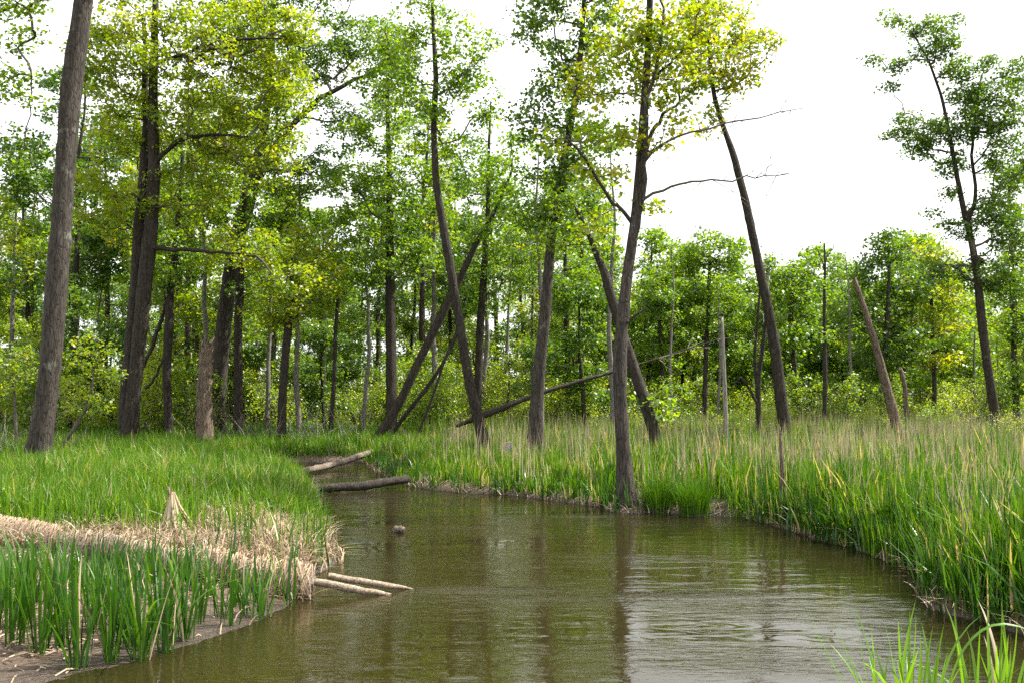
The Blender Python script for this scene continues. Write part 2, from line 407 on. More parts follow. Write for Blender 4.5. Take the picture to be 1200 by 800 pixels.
def grow(rng, trunk, trad, ells, dens=9.0, rc=0.42, per=42, leaf=0.10, base_t=0.25, vbias=0.5, twig=0.0075, flat=0.6, vspread=0.28, start_min=0):
    """branches that reach out from the trunk to every leaf cluster. ells: (centre(3), radii(3)).  returns branch Acc, leaf arrays"""
    cs = []
    for c, r in ells:
        k = max(3, int(dens * r[0] * r[2] / (rc * rc * 1.6)))
        o = rng.normal(0, 1, (k, 3)); o /= np.linalg.norm(o, axis=1)[:, None]
        o *= (rng.uniform(0.08, 1, k) ** 0.42)[:, None]
        cs.append(c + o * r)
    cs = np.vstack(cs)
    N = [tuple(p) for p in trunk]; par = [-1] + list(range(len(trunk) - 1)); i0 = int(len(trunk) * base_t)
    Np = np.zeros((len(trunk) + len(cs) * 5, 3)); Np[:len(trunk)] = trunk; cnt = len(trunk)
    parent = np.full(len(Np), -1); parent[1:cnt] = np.arange(cnt - 1)
    usable = np.zeros(len(Np), bool); usable[i0:cnt] = True
    load = np.zeros(len(Np))
    tp = Np[i0:cnt]
    order = np.argsort([np.min(np.linalg.norm(tp - c, axis=1)) for c in cs])
    chains = []
    for ci in order:
        c = cs[ci]
        S = Np[:cnt]; d = S - c; dist = np.linalg.norm(d, axis=1) + np.maximum(d[:, 2], 0) * 1.6
        dist[~usable[:cnt]] = 1e9
        j = int(np.argmin(dist)); a = S[j].copy()
        k = 4; seg = np.linalg.norm(c - a)
        mid = (a + c) / 2 + rng.normal(0, 0.09, 3) * seg + np.array([0, 0, 0.06 * seg])
        idx = [j]
        for t in (0.28, 0.55, 0.8, 1.0):
            p = (1 - t) ** 2 * a + 2 * t * (1 - t) * mid + t * t * c
            if t < 1: p = p + rng.normal(0, 0.025 * seg, 3)
            Np[cnt] = p; parent[cnt] = idx[-1]; usable[cnt] = True; idx.append(cnt); cnt += 1
        chains.append(idx)
        q = idx[-1]
        load[q] += 1
    tot = load.copy()
    for q in range(cnt - 1, len(trunk) - 1, -1):
        if parent[q] >= len(trunk): tot[parent[q]] += tot[q]
    br = Acc()
    for idx in chains:
        P = Np[idx]; r = twig * np.maximum(tot[idx], 1) ** 0.46
        if idx[0] < len(trunk): r[0] = r[1] * 1.15
        else: r[0] = min(r[0], r[1] * 1.3)
        r[-1] *= 0.55
        br.tube(P, r, 4 if r[1] < 0.03 else 6, 0, None, cap=False)
    lv = leaves(rng, cs, rc * rng.uniform(0.7, 1.25, len(cs)), per, leaf, flat, vbias, vspread)
    return br, lv
def trunk_mesh(rng, P, r, mat, sides=18, n=84, rough=0.035, flare=True):
    Q, rr = resample(P, r, n)
    # slow bumps along the stem, root flare
    rr = rr * (1 + 0.05 * np.sin(np.linspace(0, 17, n) + rng.uniform(0, 6)) * rng.uniform(0.5, 1))
    if flare:
        hgt = np.linalg.norm(Q - Q[0], axis=1); rr = rr * (1 + 0.28 * np.exp(-hgt / 0.35))
    th = np.linspace(0, 2 * np.pi, sides, endpoint=False)
    hgt = np.linalg.norm(Q - Q[0], axis=1)[:, None]; k1, k2, p1, p2 = rng.integers(3, 5), 2, rng.uniform(0, 6), rng.uniform(0, 6)
    rm = 1 + .30 * np.exp(-hgt / .45) * np.maximum(0, np.cos(k1 * th + p1))[None] + .05 * np.cos(k2 * th + p2 + hgt * .25) + .03 * np.cos(5 * th + p1 - hgt * .4)
    for kk in range(rng.integers(2, 6)):           # knots and healed branch scars
        h0, t0 = rng.uniform(.8, max(1.5, hgt[-1, 0] * .8)), rng.uniform(0, 6.28)
        rm = rm + .22 * np.exp(-((hgt - h0) / .13) ** 2) * np.exp(-(np.angle(np.exp(1j * (th - t0))) / .55) ** 2)[None]
    a = Acc(); a.tube(Q, rr, sides, rough, rng, rmul=rm)
    return a.mesh('trunk', mat), Q, rr
def crown_parts(root, br, lv, leafmat, barkmat):
    link('branches', br.mesh('branches', barkmat), root, kind='stuff')
    V, Q, v = lv
    link('crown', mesh_np('crown', V, [Q], leafmat, {'v': v}, smooth=False), root, kind='stuff')
def traced_tree(seed, label, D, pts, ells=None, leaf='leaf_mid', barkm='bark_grey', name='tree', cat='tree', dens=9, zbase=None, group=None, limbs=(), per=42, size=0.10,
                rc=0.42, base_t=0.3, vbias=0.5, twig=0.0075, lean_depth=0.0, broken=False, depth_scale=1.0, vspread=0.28):
    rng = np.random.default_rng(seed)
    size = size * 1.12; dens = dens * 1.08
    P = []; r = []
    k = len(pts)
    for i, (x, y, w) in enumerate(pts):
        d = D + lean_depth * i / max(1, k - 1)
        p = W(x, y, d); P.append(p); r.append(w * 0.45 * d / F)
    P = np.array(P); r = np.array(r)
    gz = hz(P[0][0], P[0][1]) - 0.15
    if P[0][2] > gz:                                    # carry the foot on down to the soil
        t = (P[1] - P[0]); t = t / max(0.3, t[2]) * 1.0
        foot = P[0] - t * (P[0][2] - gz) if P[0][2] - gz < 2.5 else P[0] - np.array([0, 0, P[0][2] - gz])
        P = np.vstack([[foot], P]); r = np.concatenate([[r[0] * 1.08], r])
    base = P[0].copy()
    root = thing(name, label, cat, base, group)
    tm, Q, rr = trunk_mesh(rng, P - base, r, M[barkm])
    link('trunk', tm, root)
    sk = [Q]
    for lm in limbs:                                    # traced limbs, each (list of (x, y, w), depth offset at its end)
        lp, dd = lm[0], lm[1]
        LP = np.array([W(x, y, D + dd * i / (len(lp) - 1)) for i, (x, y, w) in enumerate(lp)]) - base
        LR = np.array([w * (0.5 if len(lm) < 3 else 0.34) * D / F for (x, y, w) in lp])
        q, qr = resample(LP, LR, 16)
        q[1:-1] += rng.normal(0, 0.02, q[1:-1].shape)
        a = Acc(); a.tube(q, qr, 8, 0.03, rng)
        if len(lm) > 2 and lm[2]:                       # bare twigs on it
            for t in range(lm[2] // 2):
                i = rng.integers(4, 15); L = 0.15 + 1.0 * rng.uniform(0, 1) ** 1.8
                dirn = q[i] - q[i - 1]; dirn /= np.linalg.norm(dirn); dirn = dirn + rng.normal(0, 0.7, 3) + np.array([0, 0, 0.1]); dirn /= np.linalg.norm(dirn)
                tp = np.array([q[i] + dirn * L * s + rng.normal(0, 0.03, 3) * s * L for s in (0, 0.35, 0.7, 1)])
                a.tube(tp, np.array([0.007, 0.005, 0.0035, 0.002]), 4, cap=False)
                d2 = dirn + rng.normal(0, .6, 3); a.tube(np.array([tp[1], tp[1] + d2 * L * .25, tp[1] + d2 * L * .45 + rng.normal(0, .03, 3)]), np.array([0.004, 0.003, 0.0015]), 4, cap=False)
        link('limb', a.mesh('limb', M['bark_thin' if (len(lm) > 2 and lm[2]) else barkm]), root)
        if len(lm) <= 2 or not lm[2]: sk.append(q)
    if ells:
        E = []
        for e in ells:
            cx, cy, rx, ry = e
            s = D / F
            c = W(cx, cy, D + lean_depth * 0.7 + rng.uniform(-0.5, 0.5) * rx * s * depth_scale) - base
            E.append((c, np.array([rx * s, 0.5 * (rx + ry) * s * depth_scale, ry * s])))
        br, lv = grow(rng, np.vstack(sk), None, E, dens, rc, per, size, base_t, vbias, twig, vspread=vspread)
        crown_parts(root, br, lv, M[leaf], M['bark_thin'])
    return root

traced_tree(1, 'thick grey trunk at the left edge, rising from the grass and leaning slightly right', 23,
            [(45, 533, 34), (52, 480, 30), (59, 430, 28), (66, 340, 27), (75, 220, 26), (84, 100, 25), (98, 0, 22), (106, -80, 18), (112, -180, 12)],
            [(20, 20, 42, 35), (60, -60, 70, 40), (0, 70, 25, 40), (25, 115, 30, 30), (5, 180, 25, 30)], 'leaf_mid', dens=6, base_t=0.75)
traced_tree(2, 'tall maple with yellow-green leaves and paired dark trunks, beside the thick grey trunk', 30,
            [(150, 515, 22), (157, 455, 18), (164, 390, 18), (170, 330, 18), (177, 270, 17), (181, 200, 15), (179, 120, 12), (181, 40, 9), (184, -60, 7)],
            [(190, 45, 95, 50), (145, 130, 60, 60), (240, 140, 75, 55), (310, 75, 60, 50), (300, 175, 60, 50), (215, 230, 60, 35), (290, 292, 55, 24), (338, 330, 45, 20), (180, -55, 140, 50),
             (120, 60, 40, 40), (250, 30, 60, 40), (335, 25, 45, 30), (110, 230, 40, 40), (340, 110, 30, 30)], 'leaf_yellow', 'bark_dark', dens=10, base_t=0.42, vbias=0.5, vspread=.2,
            limbs=[([(146, 500, 15), (150, 430, 14), (157, 350, 14), (162, 270, 14), (170, 200, 12), (172, 110, 8), (168, 20, 5)], 0.8),
                   ([(176, 290, 6), (200, 292, 5), (240, 294, 4), (300, 300, 2)], -1.0), ([(180, 195, 6), (205, 165, 5), (240, 158, 4), (290, 160, 2)], -1.2),
                   ([(181, 75, 5), (215, 62, 4), (270, 48, 3), (330, 45, 2)], -1.5)])
traced_tree(3, 'narrow reddish-brown tree just right of the paired dark trunks, its crown in the shade', 33,
            [(198, 500, 10), (195, 440, 11), (197, 400, 12), (199, 350, 10), (205, 300, 9), (210, 240, 7), (214, 180, 4)],
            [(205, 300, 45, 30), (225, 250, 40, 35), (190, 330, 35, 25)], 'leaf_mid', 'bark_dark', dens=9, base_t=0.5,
            limbs=[([(168, 430, 4), (178, 405, 5), (188, 380, 5), (194, 355, 4)], 0.2), ([(170, 455, 3), (180, 445, 3), (193, 418, 3)], 0.2)])
traced_tree(4, 'slender straight grey trunk between the reddish-brown tree and the broken snag', 38,
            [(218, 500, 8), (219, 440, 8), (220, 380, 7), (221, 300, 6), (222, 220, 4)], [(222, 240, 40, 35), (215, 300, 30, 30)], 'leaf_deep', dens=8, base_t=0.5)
traced_tree(5, 'big dark forked tree whose bent grey limb reaches right into the open sky', 36,
            [(256, 502, 17), (257, 450, 18), (262, 380, 20), (269, 330, 21), (277, 285, 22), (288, 245, 22), (300, 205, 16), (310, 150, 12), (318, 70, 9), (322, -40, 6)],
            [(325, 70, 60, 50), (300, 130, 45, 45), (380, 60, 50, 40), (410, 135, 45, 25), (425, 40, 50, 35), (350, 215, 45, 35), (335, -30, 100, 45), (460, 60, 30, 30), (390, 190, 35, 30), (280, 20, 40, 40),
             (345, 270, 40, 25)],
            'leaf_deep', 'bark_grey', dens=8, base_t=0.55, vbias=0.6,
            limbs=[([(298, 215, 13), (322, 175, 9), (345, 140, 7), (375, 115, 6), (405, 98, 5), (440, 85, 4), (475, 70, 2)], -1.0)])
traced_tree(6, 'straight dark trunk standing just right of the big forked tree', 34,
            [(279, 502, 13), (279, 450, 11), (279, 390, 10), (281, 340, 10), (284, 280, 8), (288, 200, 5)], [(290, 250, 40, 40), (300, 330, 35, 25)], 'leaf_mid', 'bark_dark', dens=7, base_t=0.6)
traced_tree(7, 'dark short-looking trunk leaning right under bright foliage, alone in the shrubs left of centre', 32,
            [(330, 502, 12), (331, 465, 11), (334, 420, 11), (337, 392, 11), (341, 350, 8), (344, 300, 5)], [(345, 350, 50, 28), (320, 370, 35, 18), (370, 320, 40, 30), (350, 290, 40, 30)],
            'leaf_yellow', 'bark_dark', dens=9, base_t=0.75, vbias=0.35)
traced_tree(8, 'very thin grey sapling between the leaning stub and the straight dark trunk by the cove', 36,
            [(388, 500, 6), (392, 440, 5), (393, 390, 5), (397, 340, 4), (402, 280, 2)], [(395, 320, 35, 30), (405, 270, 35, 30), (380, 350, 30, 20)], 'leaf_mid', dens=9, base_t=0.5)
traced_tree(9, 'tall straight dark tree with tiered crown by the cove, crossed by the leaning trunk', 33,
            [(459, 512, 14), (459, 460, 13), (458, 400, 13), (457, 340, 12), (457, 280, 10), (456, 200, 7), (454, 120, 5), (455, 50, 3)],
            [(455, 95, 50, 30), (445, 150, 50, 30), (460, 205, 55, 30), (435, 260, 55, 30), (475, 300, 45, 30), (455, 45, 30, 30), (405, 215, 30, 22), (420, 320, 45, 25), (500, 250, 25, 25)],
            'leaf_mid', 'bark_dark', dens=10, base_t=0.4, vbias=0.5)
traced_tree(10, 'dark trunk leaning hard to the right from the cove, crossing the straight dark tree', 31,
            [(418, 538, 9), (436, 520, 11), (452, 498, 12), (470, 468, 12), (490, 425, 11), (515, 375, 11), (540, 325, 9), (558, 285, 7), (582, 245, 4), (600, 200, 3)],
            [(590, 215, 30, 35), (565, 265, 25, 20), (605, 170, 20, 25)], 'leaf_mid', 'bark_dark', dens=7, base_t=0.75)
traced_tree(11, 'slim crooked tree left of centre leaning left, with a rounded airy crown against the sky', 28,
            [(571, 532, 15), (564, 505, 14), (553, 460, 13), (545, 420, 13), (538, 375, 12), (529, 320, 11), (520, 270, 11), (511, 215, 10), (508, 150, 8), (511, 95, 7), (508, 40, 5), (505, -30, 3)],
            [(505, 20, 42, 38), (475, 80, 38, 35), (545, 60, 35, 35), (550, 105, 36, 30), (495, 125, 36, 20), (560, 135, 25, 18), (500, -40, 50, 30), (525, 165, 25, 14), (570, 45, 12, 12)],
            'leaf_mid', 'bark_dark', dens=8, base_t=0.68, vbias=0.6)
traced_tree(12, 'dark straight trunk right behind the slim crooked tree, thinning out to a spindly top', 36,
            [(559, 482, 12), (561, 430, 11), (563, 380, 10), (567, 320, 9), (572, 250, 6), (573, 170, 4), (575, 120, 2)],
            [(570, 200, 35, 25), (590, 245, 40, 30), (555, 300, 40, 30), (590, 320, 45, 30), (560, 350, 35, 25)], 'leaf_mid', 'bark_dark', dens=7, base_t=0.5, vbias=0.4)
traced_tree(13, 'smooth grey-barked tree near the centre with a tall dark green crown, its trunk bending right', 26,
            [(628, 520, 19), (629, 470, 16), (633, 420, 15), (639, 370, 15), (643, 310, 13), (648, 260, 12), (657, 212, 11), (667, 155, 10), (677, 100, 9), (682, 40, 7), (688, -60, 4)],
            [(640, 30, 42, 42), (675, 90, 55, 45), (635, 140, 40, 35), (690, 170, 45, 35), (645, 200, 40, 25), (690, -40, 70, 45), (625, 250, 38, 25), (680, 240, 35, 22), (700, 30, 30, 40)],
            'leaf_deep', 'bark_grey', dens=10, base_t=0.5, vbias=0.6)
traced_tree(14, 'thin dark tree behind, between the grey-barked tree and the waterside tree', 40,
            [(668, 498, 8), (666, 450, 8), (664, 400, 7), (663, 340, 6), (662, 280, 4)], [(660, 300, 35, 30), (665, 360, 35, 30), (650, 400, 30, 25)], 'leaf_mid', 'bark_dark', dens=8, base_t=0.3, vbias=0.4)
traced_tree(15, 'tall tree standing right at the water edge, sparse yellow-green leaves and bare limbs reaching right', 17.9,
            [(736, 592, 27), (733, 560, 23), (730, 520, 19), (727, 470, 17), (726, 425, 18), (729, 380, 16), (734, 330, 15), (740, 290, 14), (746, 245, 13), (751, 190, 12), (755, 120, 10), (760, 50, 9), (762, -20, 8), (766, -110, 5)],
            [(735, 35, 60, 45), (695, 95, 38, 35), (795, 40, 45, 45), (785, 100, 42, 28), (715, 150, 40, 28), (765, -60, 90, 40), (690, 205, 28, 18), (800, 140, 26, 18), (720, 215, 25, 18), (765, 235, 15, 12), (650, 170, 14, 14), (705, 265, 20, 14), (750, 75, 55, 30), (820, 30, 40, 40), (765, 170, 26, 16), (810, 95, 30, 20)],
            'leaf_yellow', 'bark_grey', dens=8.5, per=32, size=0.085, rc=0.34, base_t=0.45, vbias=0.5, twig=0.0055,
            limbs=[([(741, 285, 8), (753, 240, 7), (757, 195, 7), (752, 140, 5), (770, 80, 4), (778, 10, 3)], -0.4),
                   ([(748, 240, 6), (765, 226, 5), (790, 217, 4), (830, 212, 3.2), (880, 208, 2.4), (925, 204, 1.2)], -1.2, 26),
                   ([(755, 190, 6), (768, 170, 5), (790, 160, 4.2), (830, 150, 3.4), (880, 140, 2.4), (942, 127, 1.2)], -0.6, 26),
                   ([(757, 178, 5), (766, 150, 5), (778, 132, 4), (802, 118, 3)], 0.6),
                   ([(741, 262, 5), (722, 240, 4), (700, 210, 3.5), (680, 180, 3), (664, 160, 2)], -0.7),
                   ([(757, 100, 4), (775, 85, 3), (800, 60, 3), (815, 40, 2)], -0.4),
                   ([(729, 385, 4), (742, 372, 3), (756, 360, 1.5)], -0.3)])
traced_tree(16, 'rough trunk leaning left behind the waterside tree, ragged shoots sprouting round its foot', 25,
            [(772, 530, 16), (764, 497, 16), (752, 460, 15), (741, 425, 14), (728, 385, 12), (717, 350, 12), (708, 318, 11), (700, 300, 9), (690, 275, 6), (675, 245, 4)],
            [(680, 262, 35, 22), (655, 235, 30, 20), (700, 290, 20, 12), (765, 470, 22, 10), (775, 485, 20, 8), (640, 275, 22, 18)], 'leaf_mid', 'bark_dark', dens=7, base_t=0.3, vbias=0.55)
traced_tree(17, 'leaning tree with small bright yellow crown against white sky, right of the waterside tree', 30,
            [(921, 508, 15), (915, 465, 15), (910, 420, 14), (902, 370, 13), (891, 320, 12), (881, 270, 11), (871, 225, 10), (859, 180, 9), (846, 145, 7), (836, 110, 6), (830, 50, 4), (826, -10, 3)],
            [(855, 35, 40, 32), (835, 80, 40, 30), (885, 55, 24, 28), (825, 10, 40, 25), (868, 95, 26, 18), (812, 60, 22, 30), (835, 125, 18, 12), (905, 48, 10, 9), (830, 150, 9, 7)],
            'leaf_yellow', 'bark_dark', dens=11.5, base_t=0.72, vbias=0.52, per=34, vspread=0.34)
traced_tree(19, 'right-hand tree with dark clustered foliage in loose tufts, standing clear against the white sky', 34,
            [(1168, 498, 13), (1162, 460, 12), (1156, 420, 11), (1150, 375, 11), (1146, 330, 10), (1139, 285, 9), (1130, 250, 8), (1122, 210, 6), (1114, 165, 5), (1104, 115, 4), (1088, 70, 3), (1070, 40, 2)],
            [(1042, 22, 16, 7), (1075, 32, 26, 12), (1105, 45, 20, 14), (1022, 70, 12, 6), (1052, 77, 16, 8), (1118, 22, 10, 6), (1092, 62, 22, 14), (1125, 80, 22, 16), (1140, 110, 30, 20), (1045, 100, 12, 6), (1062, 140, 14, 10),
             (1052, 158, 12, 8), (1085, 155, 30, 15), (1125, 150, 35, 20), (1075, 178, 24, 10), (1170, 130, 35, 35), (1180, 190, 32, 30), (1118, 190, 20, 12), (1108, 200, 10, 6), (1095, 248, 9, 6), (1115, 225, 10, 10), (1128, 270, 16, 12),
             (1160, 245, 26, 22), (1185, 270, 25, 30), (1112, 262, 12, 7), (1150, 320, 35, 22), (1095, 318, 20, 14), (1180, 340, 25, 20), (1160, 75, 14, 10), (1192, 90, 18, 20)],
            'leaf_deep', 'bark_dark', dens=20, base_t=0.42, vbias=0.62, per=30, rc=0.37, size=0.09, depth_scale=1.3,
            limbs=[([(1134, 262, 6), (1143, 240, 5), (1144, 215, 4), (1138, 190, 4), (1142, 140, 3), (1150, 90, 2)], 0.5)])
traced_tree(20, 'thin bare-topped tree alone in the gap left of the broken leaning snag', 36,
            [(966, 502, 6), (967, 450, 6), (966, 400, 5), (966, 350, 4), (967, 310, 3), (966, 285, 2)], [(960, 330, 10, 7), (975, 345, 9, 7), (968, 390, 14, 12), (958, 360, 8, 6)], 'leaf_mid', 'bark_dark', dens=8, base_t=0.3, per=24,
            limbs=[([(966, 310, 1.6), (972, 298, 1.2), (978, 286, 0.8)], 0.3), ([(966, 315, 1.6), (960, 300, 1.2), (957, 290, 0.8)], -0.3), ([(966, 330, 1.6), (948, 318, 1.2), (938, 322, 0.8)], -0.3)])
for seed, D, lab, pts, el, lf in [
    (31, 46, 'round-headed light green tree in the background left of the leaning tree, behind the pale pole', [(826, 480, 7), (827, 420, 6), (830, 360, 5), (832, 300, 3)],
     [(825, 290, 26, 22), (850, 300, 22, 20), (805, 310, 22, 20), (840, 340, 35, 25), (810, 360, 30, 25), (865, 290, 14, 12), (860, 370, 25, 25)], 'leaf_mid'),
    (32, 44, 'leafy background tree directly behind the leaning tree with the yellow crown', [(935, 485, 7), (930, 420, 6), (927, 360, 5), (930, 310, 3)],
     [(930, 320, 24, 18), (910, 345, 25, 20), (945, 360, 18, 20), (900, 310, 14, 12), (920, 395, 34, 22), (890, 370, 25, 25), (948, 305, 8, 7)], 'leaf_mid'),
    (33, 42, 'full bushy tree behind the broken leaning snag, its crown reaching just above the wood', [(1034, 490, 8), (1036, 430, 7), (1040, 370, 6), (1042, 310, 4)],
     [(1030, 285, 20, 12), (1045, 300, 25, 18), (1015, 320, 22, 18), (1060, 335, 30, 22), (1035, 360, 40, 28), (1010, 380, 25, 25), (1060, 400, 30, 30), (1020, 425, 35, 22), (1045, 275, 10, 7)], 'leaf_deep'),
    (34, 44, 'yellowish background tree between the broken snag and the right-hand tree', [(1095, 490, 7), (1095, 430, 6), (1092, 370, 5), (1090, 310, 3)],
     [(1085, 300, 24, 16), (1105, 310, 22, 18), (1090, 340, 34, 22), (1110, 370, 30, 25), (1080, 385, 28, 24), (1100, 420, 30, 18)], 'leaf_yellow'),
    (35, 46, 'pale feathery background tree glimpsed just right of the waterside trunk', [(776, 480, 6), (775, 420, 5), (772, 360, 4), (770, 310, 2)],
     [(770, 325, 16, 14), (785, 350, 20, 18), (762, 360, 22, 20), (790, 390, 24, 22), (765, 410, 24, 20)], 'leaf_mid'),
    (36, 40, 'dense tree at the right edge behind the dark tufted tree', [(1190, 450, 8), (1188, 400, 7), (1186, 330, 7), (1184, 270, 4), (1182, 200, 3)],
     [(1190, 210, 22, 22), (1175, 250, 22, 20), (1200, 290, 25, 25), (1185, 320, 22, 20), (1205, 380, 30, 30), (1200, 440, 25, 22)], 'leaf_mid'),
]:
    traced_tree(seed, lab, D, pts, el, lf, 'bark_grey', dens=14, base_t=0.2, per=34, size=0.13, rc=0.5, vbias=0.5)

# ---- generic trees and shrubs: a few grown ones, copied through the wood
def generic(seed, H, rad, crown_from, leafm, leafsize, dens, per=40, rc=0.5, sparse_low=True, barkm='bark_dark', tr=0.17, vbias=0.5, nell=16):
    rng = np.random.default_rng(seed)
    k = 12
    z = np.linspace(-0.2, H, k); wx = np.cumsum(rng.normal(0, 0.09, k)) ; wy = np.cumsum(rng.normal(0, 0.09, k))
    P = np.stack([wx - wx[0], wy - wy[0], z], 1); r = tr * (1 - np.linspace(0, 1, k)) ** 0.8 + 0.02
    a, Q, rr = trunk_mesh(rng, P, r, M[barkm], sides=8, n=26)
    E = []
    for i in range(nell):
        t = (i + rng.uniform(0, 1)) / nell
        zc = H * (crown_from + (1.03 - crown_from) * t)
        prof = math.sin(math.pi * min(1, 0.12 + t * 0.86)) ** 0.6
        an = rng.uniform(0, 2 * math.pi); ro = rad * prof * rng.uniform(0.25, 0.85)
        rr_ = rad * rng.uniform(0.28, 0.5) * (0.5 + prof * 0.6)
        j = int(np.argmin(abs(Q[:, 2] - zc)))
        E.append((Q[j] * np.array([1, 1, 0]) + np.array([math.cos(an) * ro, math.sin(an) * ro, zc]), np.array([rr_, rr_, rr_ * 0.62])))
    br, lv = grow(rng, Q, None, E, dens, rc, per, leafsize, crown_from * 0.8, vbias)
    V, F_, v = lv
    return (a, br.mesh('branches', M['bark_thin']), mesh_np('crown', V, [F_], M[leafm], {'v': v}, smooth=False))
KT = [generic(101, 15, 3.0, 0.32, 'leaf_mid', 0.16, 6, barkm='bark_grey'), generic(102, 16, 3.3, 0.38, 'leaf_deep', 0.16, 6), generic(103, 14, 2.7, 0.28, 'leaf_mid', 0.15, 6, vbias=0.62),
      generic(104, 15.5, 3.1, 0.36, 'leaf_yellow', 0.15, 6, vbias=0.3)]
KS = [generic(111, 8.5, 2.3, 0.2, 'leaf_mid', 0.16, 10, tr=0.10, nell=14, barkm='bark_grey'), generic(112, 7.5, 2.1, 0.18, 'leaf_deep', 0.16, 10, tr=0.10, nell=14, vbias=0.6), generic(113, 8, 2.2, 0.22, 'leaf_yellow', 0.15, 9, tr=0.09, nell=14, vbias=0.3),
      generic(114, 5.5, 2.2, 0.08, 'leaf_mid', 0.13, 9, tr=0.06, nell=14, vbias=0.7), generic(115, 4.5, 2.0, 0.06, 'leaf_shrub', 0.12, 9, tr=0.05, nell=12)]
M['bark_paletree'] = bark('pale_grey_bark', (0.10, 0.092, 0.08), (0.26, 0.24, 0.215), scale=14)
KP = [generic(121, 13, 1.7, 0.62, 'leaf_mid', 0.15, 6, tr=.13, barkm='bark_paletree', nell=9), generic(122, 11, 1.5, 0.55, 'leaf_yellow', 0.15, 6, tr=.10, barkm='bark_paletree', nell=9, vbias=.35),
      generic(123, 9, 1.3, 0.7, 'leaf_mid', 0.14, 4, tr=.09, barkm='bark_paletree', nell=6)]
def place_tree(kit, name, label, cat, x, y, rz, sc, group, sz=None):
    z = hz(x, y) - 0.02
    root = thing(name, label, cat, (x, y, z), group)
    root.rotation_euler = (0, 0, rz); root.scale = (sc, sc, sc * (sz or 1))
    for nm, me in zip(('trunk', 'branches', 'crown'), kit):
        link(nm, me, root, kind=None if nm == 'trunk' else 'stuff')
    return root
rg = random.Random(7)
MARKS = [(55, 'thick grey trunk'), (160, 'paired trunks'), (240, 'brown stump'), (333, 'leaning stub trunk'), (458, 'straight dark tree'), (548, 'crooked tree'), (637, 'grey-barked tree'),
         (728, 'waterside tree'), (848, 'pale pole'), (903, 'yellow-crowned tree'), (966, 'bare-topped tree'), (1030, 'leaning snag'), (1157, 'tufted tree')]
def between(px):
    if px < MARKS[0][0]: return 'left of the thick grey trunk'
    if px > MARKS[-1][0]: return 'right of the tufted tree'
    for (a, la), (b, lb) in zip(MARKS, MARKS[1:]):
        if a <= px <= b: return 'between %s and %s' % (la, lb)
def scatter_trees():
    spots = []
    def ok(x, y, dmin):
        return all((x - a) ** 2 + (y - b) ** 2 > dmin * dmin for a, b in spots)
    zones = [
        # (px range, depth range, count, kits, scale range, wording)
        ((-80, 330), (40, 54), 11, KT, (0.8, 1.1), 'tall leafy tree close behind'),
        ((300, 700), (44, 60), 11, KT, (0.72, 1.0), 'slender tall tree in the wood'),
        ((-100, 700), (64, 98), 20, KT, (0.8, 1.1), 'distant tall tree deep in the wood'),
        ((-100, 720), (37, 50), 22, KS[1:], (0.55, 0.9), 'low leafy young tree filling the wood'),
        ((-100, 720), (50, 66), 26, KS, (0.8, 1.1), 'bushy young tree farther back in the wood'),
        ((-80, 740), (35, 62), 30, KP, (0.75, 1.1), 'thin pale-trunked tree'),
        ((740, 1260), (38, 60), 10, KP, (0.55, 0.75), 'thin pale-trunked tree'),
        ((720, 1260), (48, 72), 36, KS, (0.9, 1.25), 'small leafy tree beyond the marsh'),
        ((700, 1300), (76, 125), 36, KS[:3], (1.2, 1.7), 'distant tree far beyond the marsh'),
    ]
    for (p0, p1), (d0, d1), n, kits, (s0, s1), lab in zones:
        for i in range(n):
            for _ in range(60):
                D = rg.uniform(d0, d1); px = p0 + (p1 - p0) * ((i + rg.uniform(0, 1)) / n); x = (px - 600) / F * D
                if ok(x, D, 2.2): break
            spots.append((x, D)); k = rg.choice(kits)
            l = lab + ', ' + between(px)
            place_tree(k, 'tree', l, 'tree', x, D, rg.uniform(0, 6.28), rg.uniform(s0, s1), lab + ' ' + between(px))
scatter_trees()

# shrubs
def shrub_mesh(seed, H, rad, leafm, size, n, per, stems=7, vb=0.5):
    rng = np.random.default_rng(seed); cs = []
    st = Acc()
    for s in range(stems):
        az = rng.uniform(0, 6.28); tip = np.array([math.cos(az) * rad * rng.uniform(.3, .9), math.sin(az) * rad * rng.uniform(.3, .9), H * rng.uniform(.65, 1)])
        m_ = tip * np.array([.35, .35, .55]); t = np.linspace(0, 1, 7)[:, None]
        P = 2 * t * (1 - t) * m_ + t * t * tip + rng.normal(0, .02, (7, 3)) * t; P[0] = (rng.normal(0, .06), rng.normal(0, .06), -0.1)
        st.tube(P, np.linspace(.02, .005, 7), 5, cap=False)
        for q in range(max(2, n // stems)):
            i = rng.integers(2, 7); c = P[i] + rng.normal(0, .28 * rad, 3) * np.array([1, 1, .8]); c[2] = max(c[2], .15)
            st.tube(np.array([P[i], (P[i] + c) / 2 + rng.normal(0, .03, 3), c]), [.007, .005, .003], 4, cap=False)
            cs.append(c)
    V, Q, v = leaves(rng, np.array(cs), .24 * rad, per, size, .8, vb)
    return (st.mesh('stems', M['bark_thin']), mesh_np('leaves', V, [Q], M[leafm], {'v': v}, smooth=False))
KSH = [shrub_mesh(201, 2.2, 1.2, 'leaf_shrub', .09, 70, 26), shrub_mesh(202, 1.7, 1.3, 'leaf_shrub', .08, 70, 24, vb=.35), shrub_mesh(203, 2.6, 1.1, 'leaf_mid', .09, 70, 26, vb=.65),
       shrub_mesh(204, 1.9, 1.2, 'leaf_shrub', .07, 60, 14, stems=14, vb=.6)]
def place_shrub(kit, label, x, y, rz, sc, group=None):
    r = thing('shrub', label, 'shrub', (x, y, hz(x, y) - .02), group)
    r.rotation_euler = (0, 0, rz); r.scale = (sc, sc, sc)
    link('stems', kit[0], r, kind='stuff'); link('leaves', kit[1], r, kind='stuff')
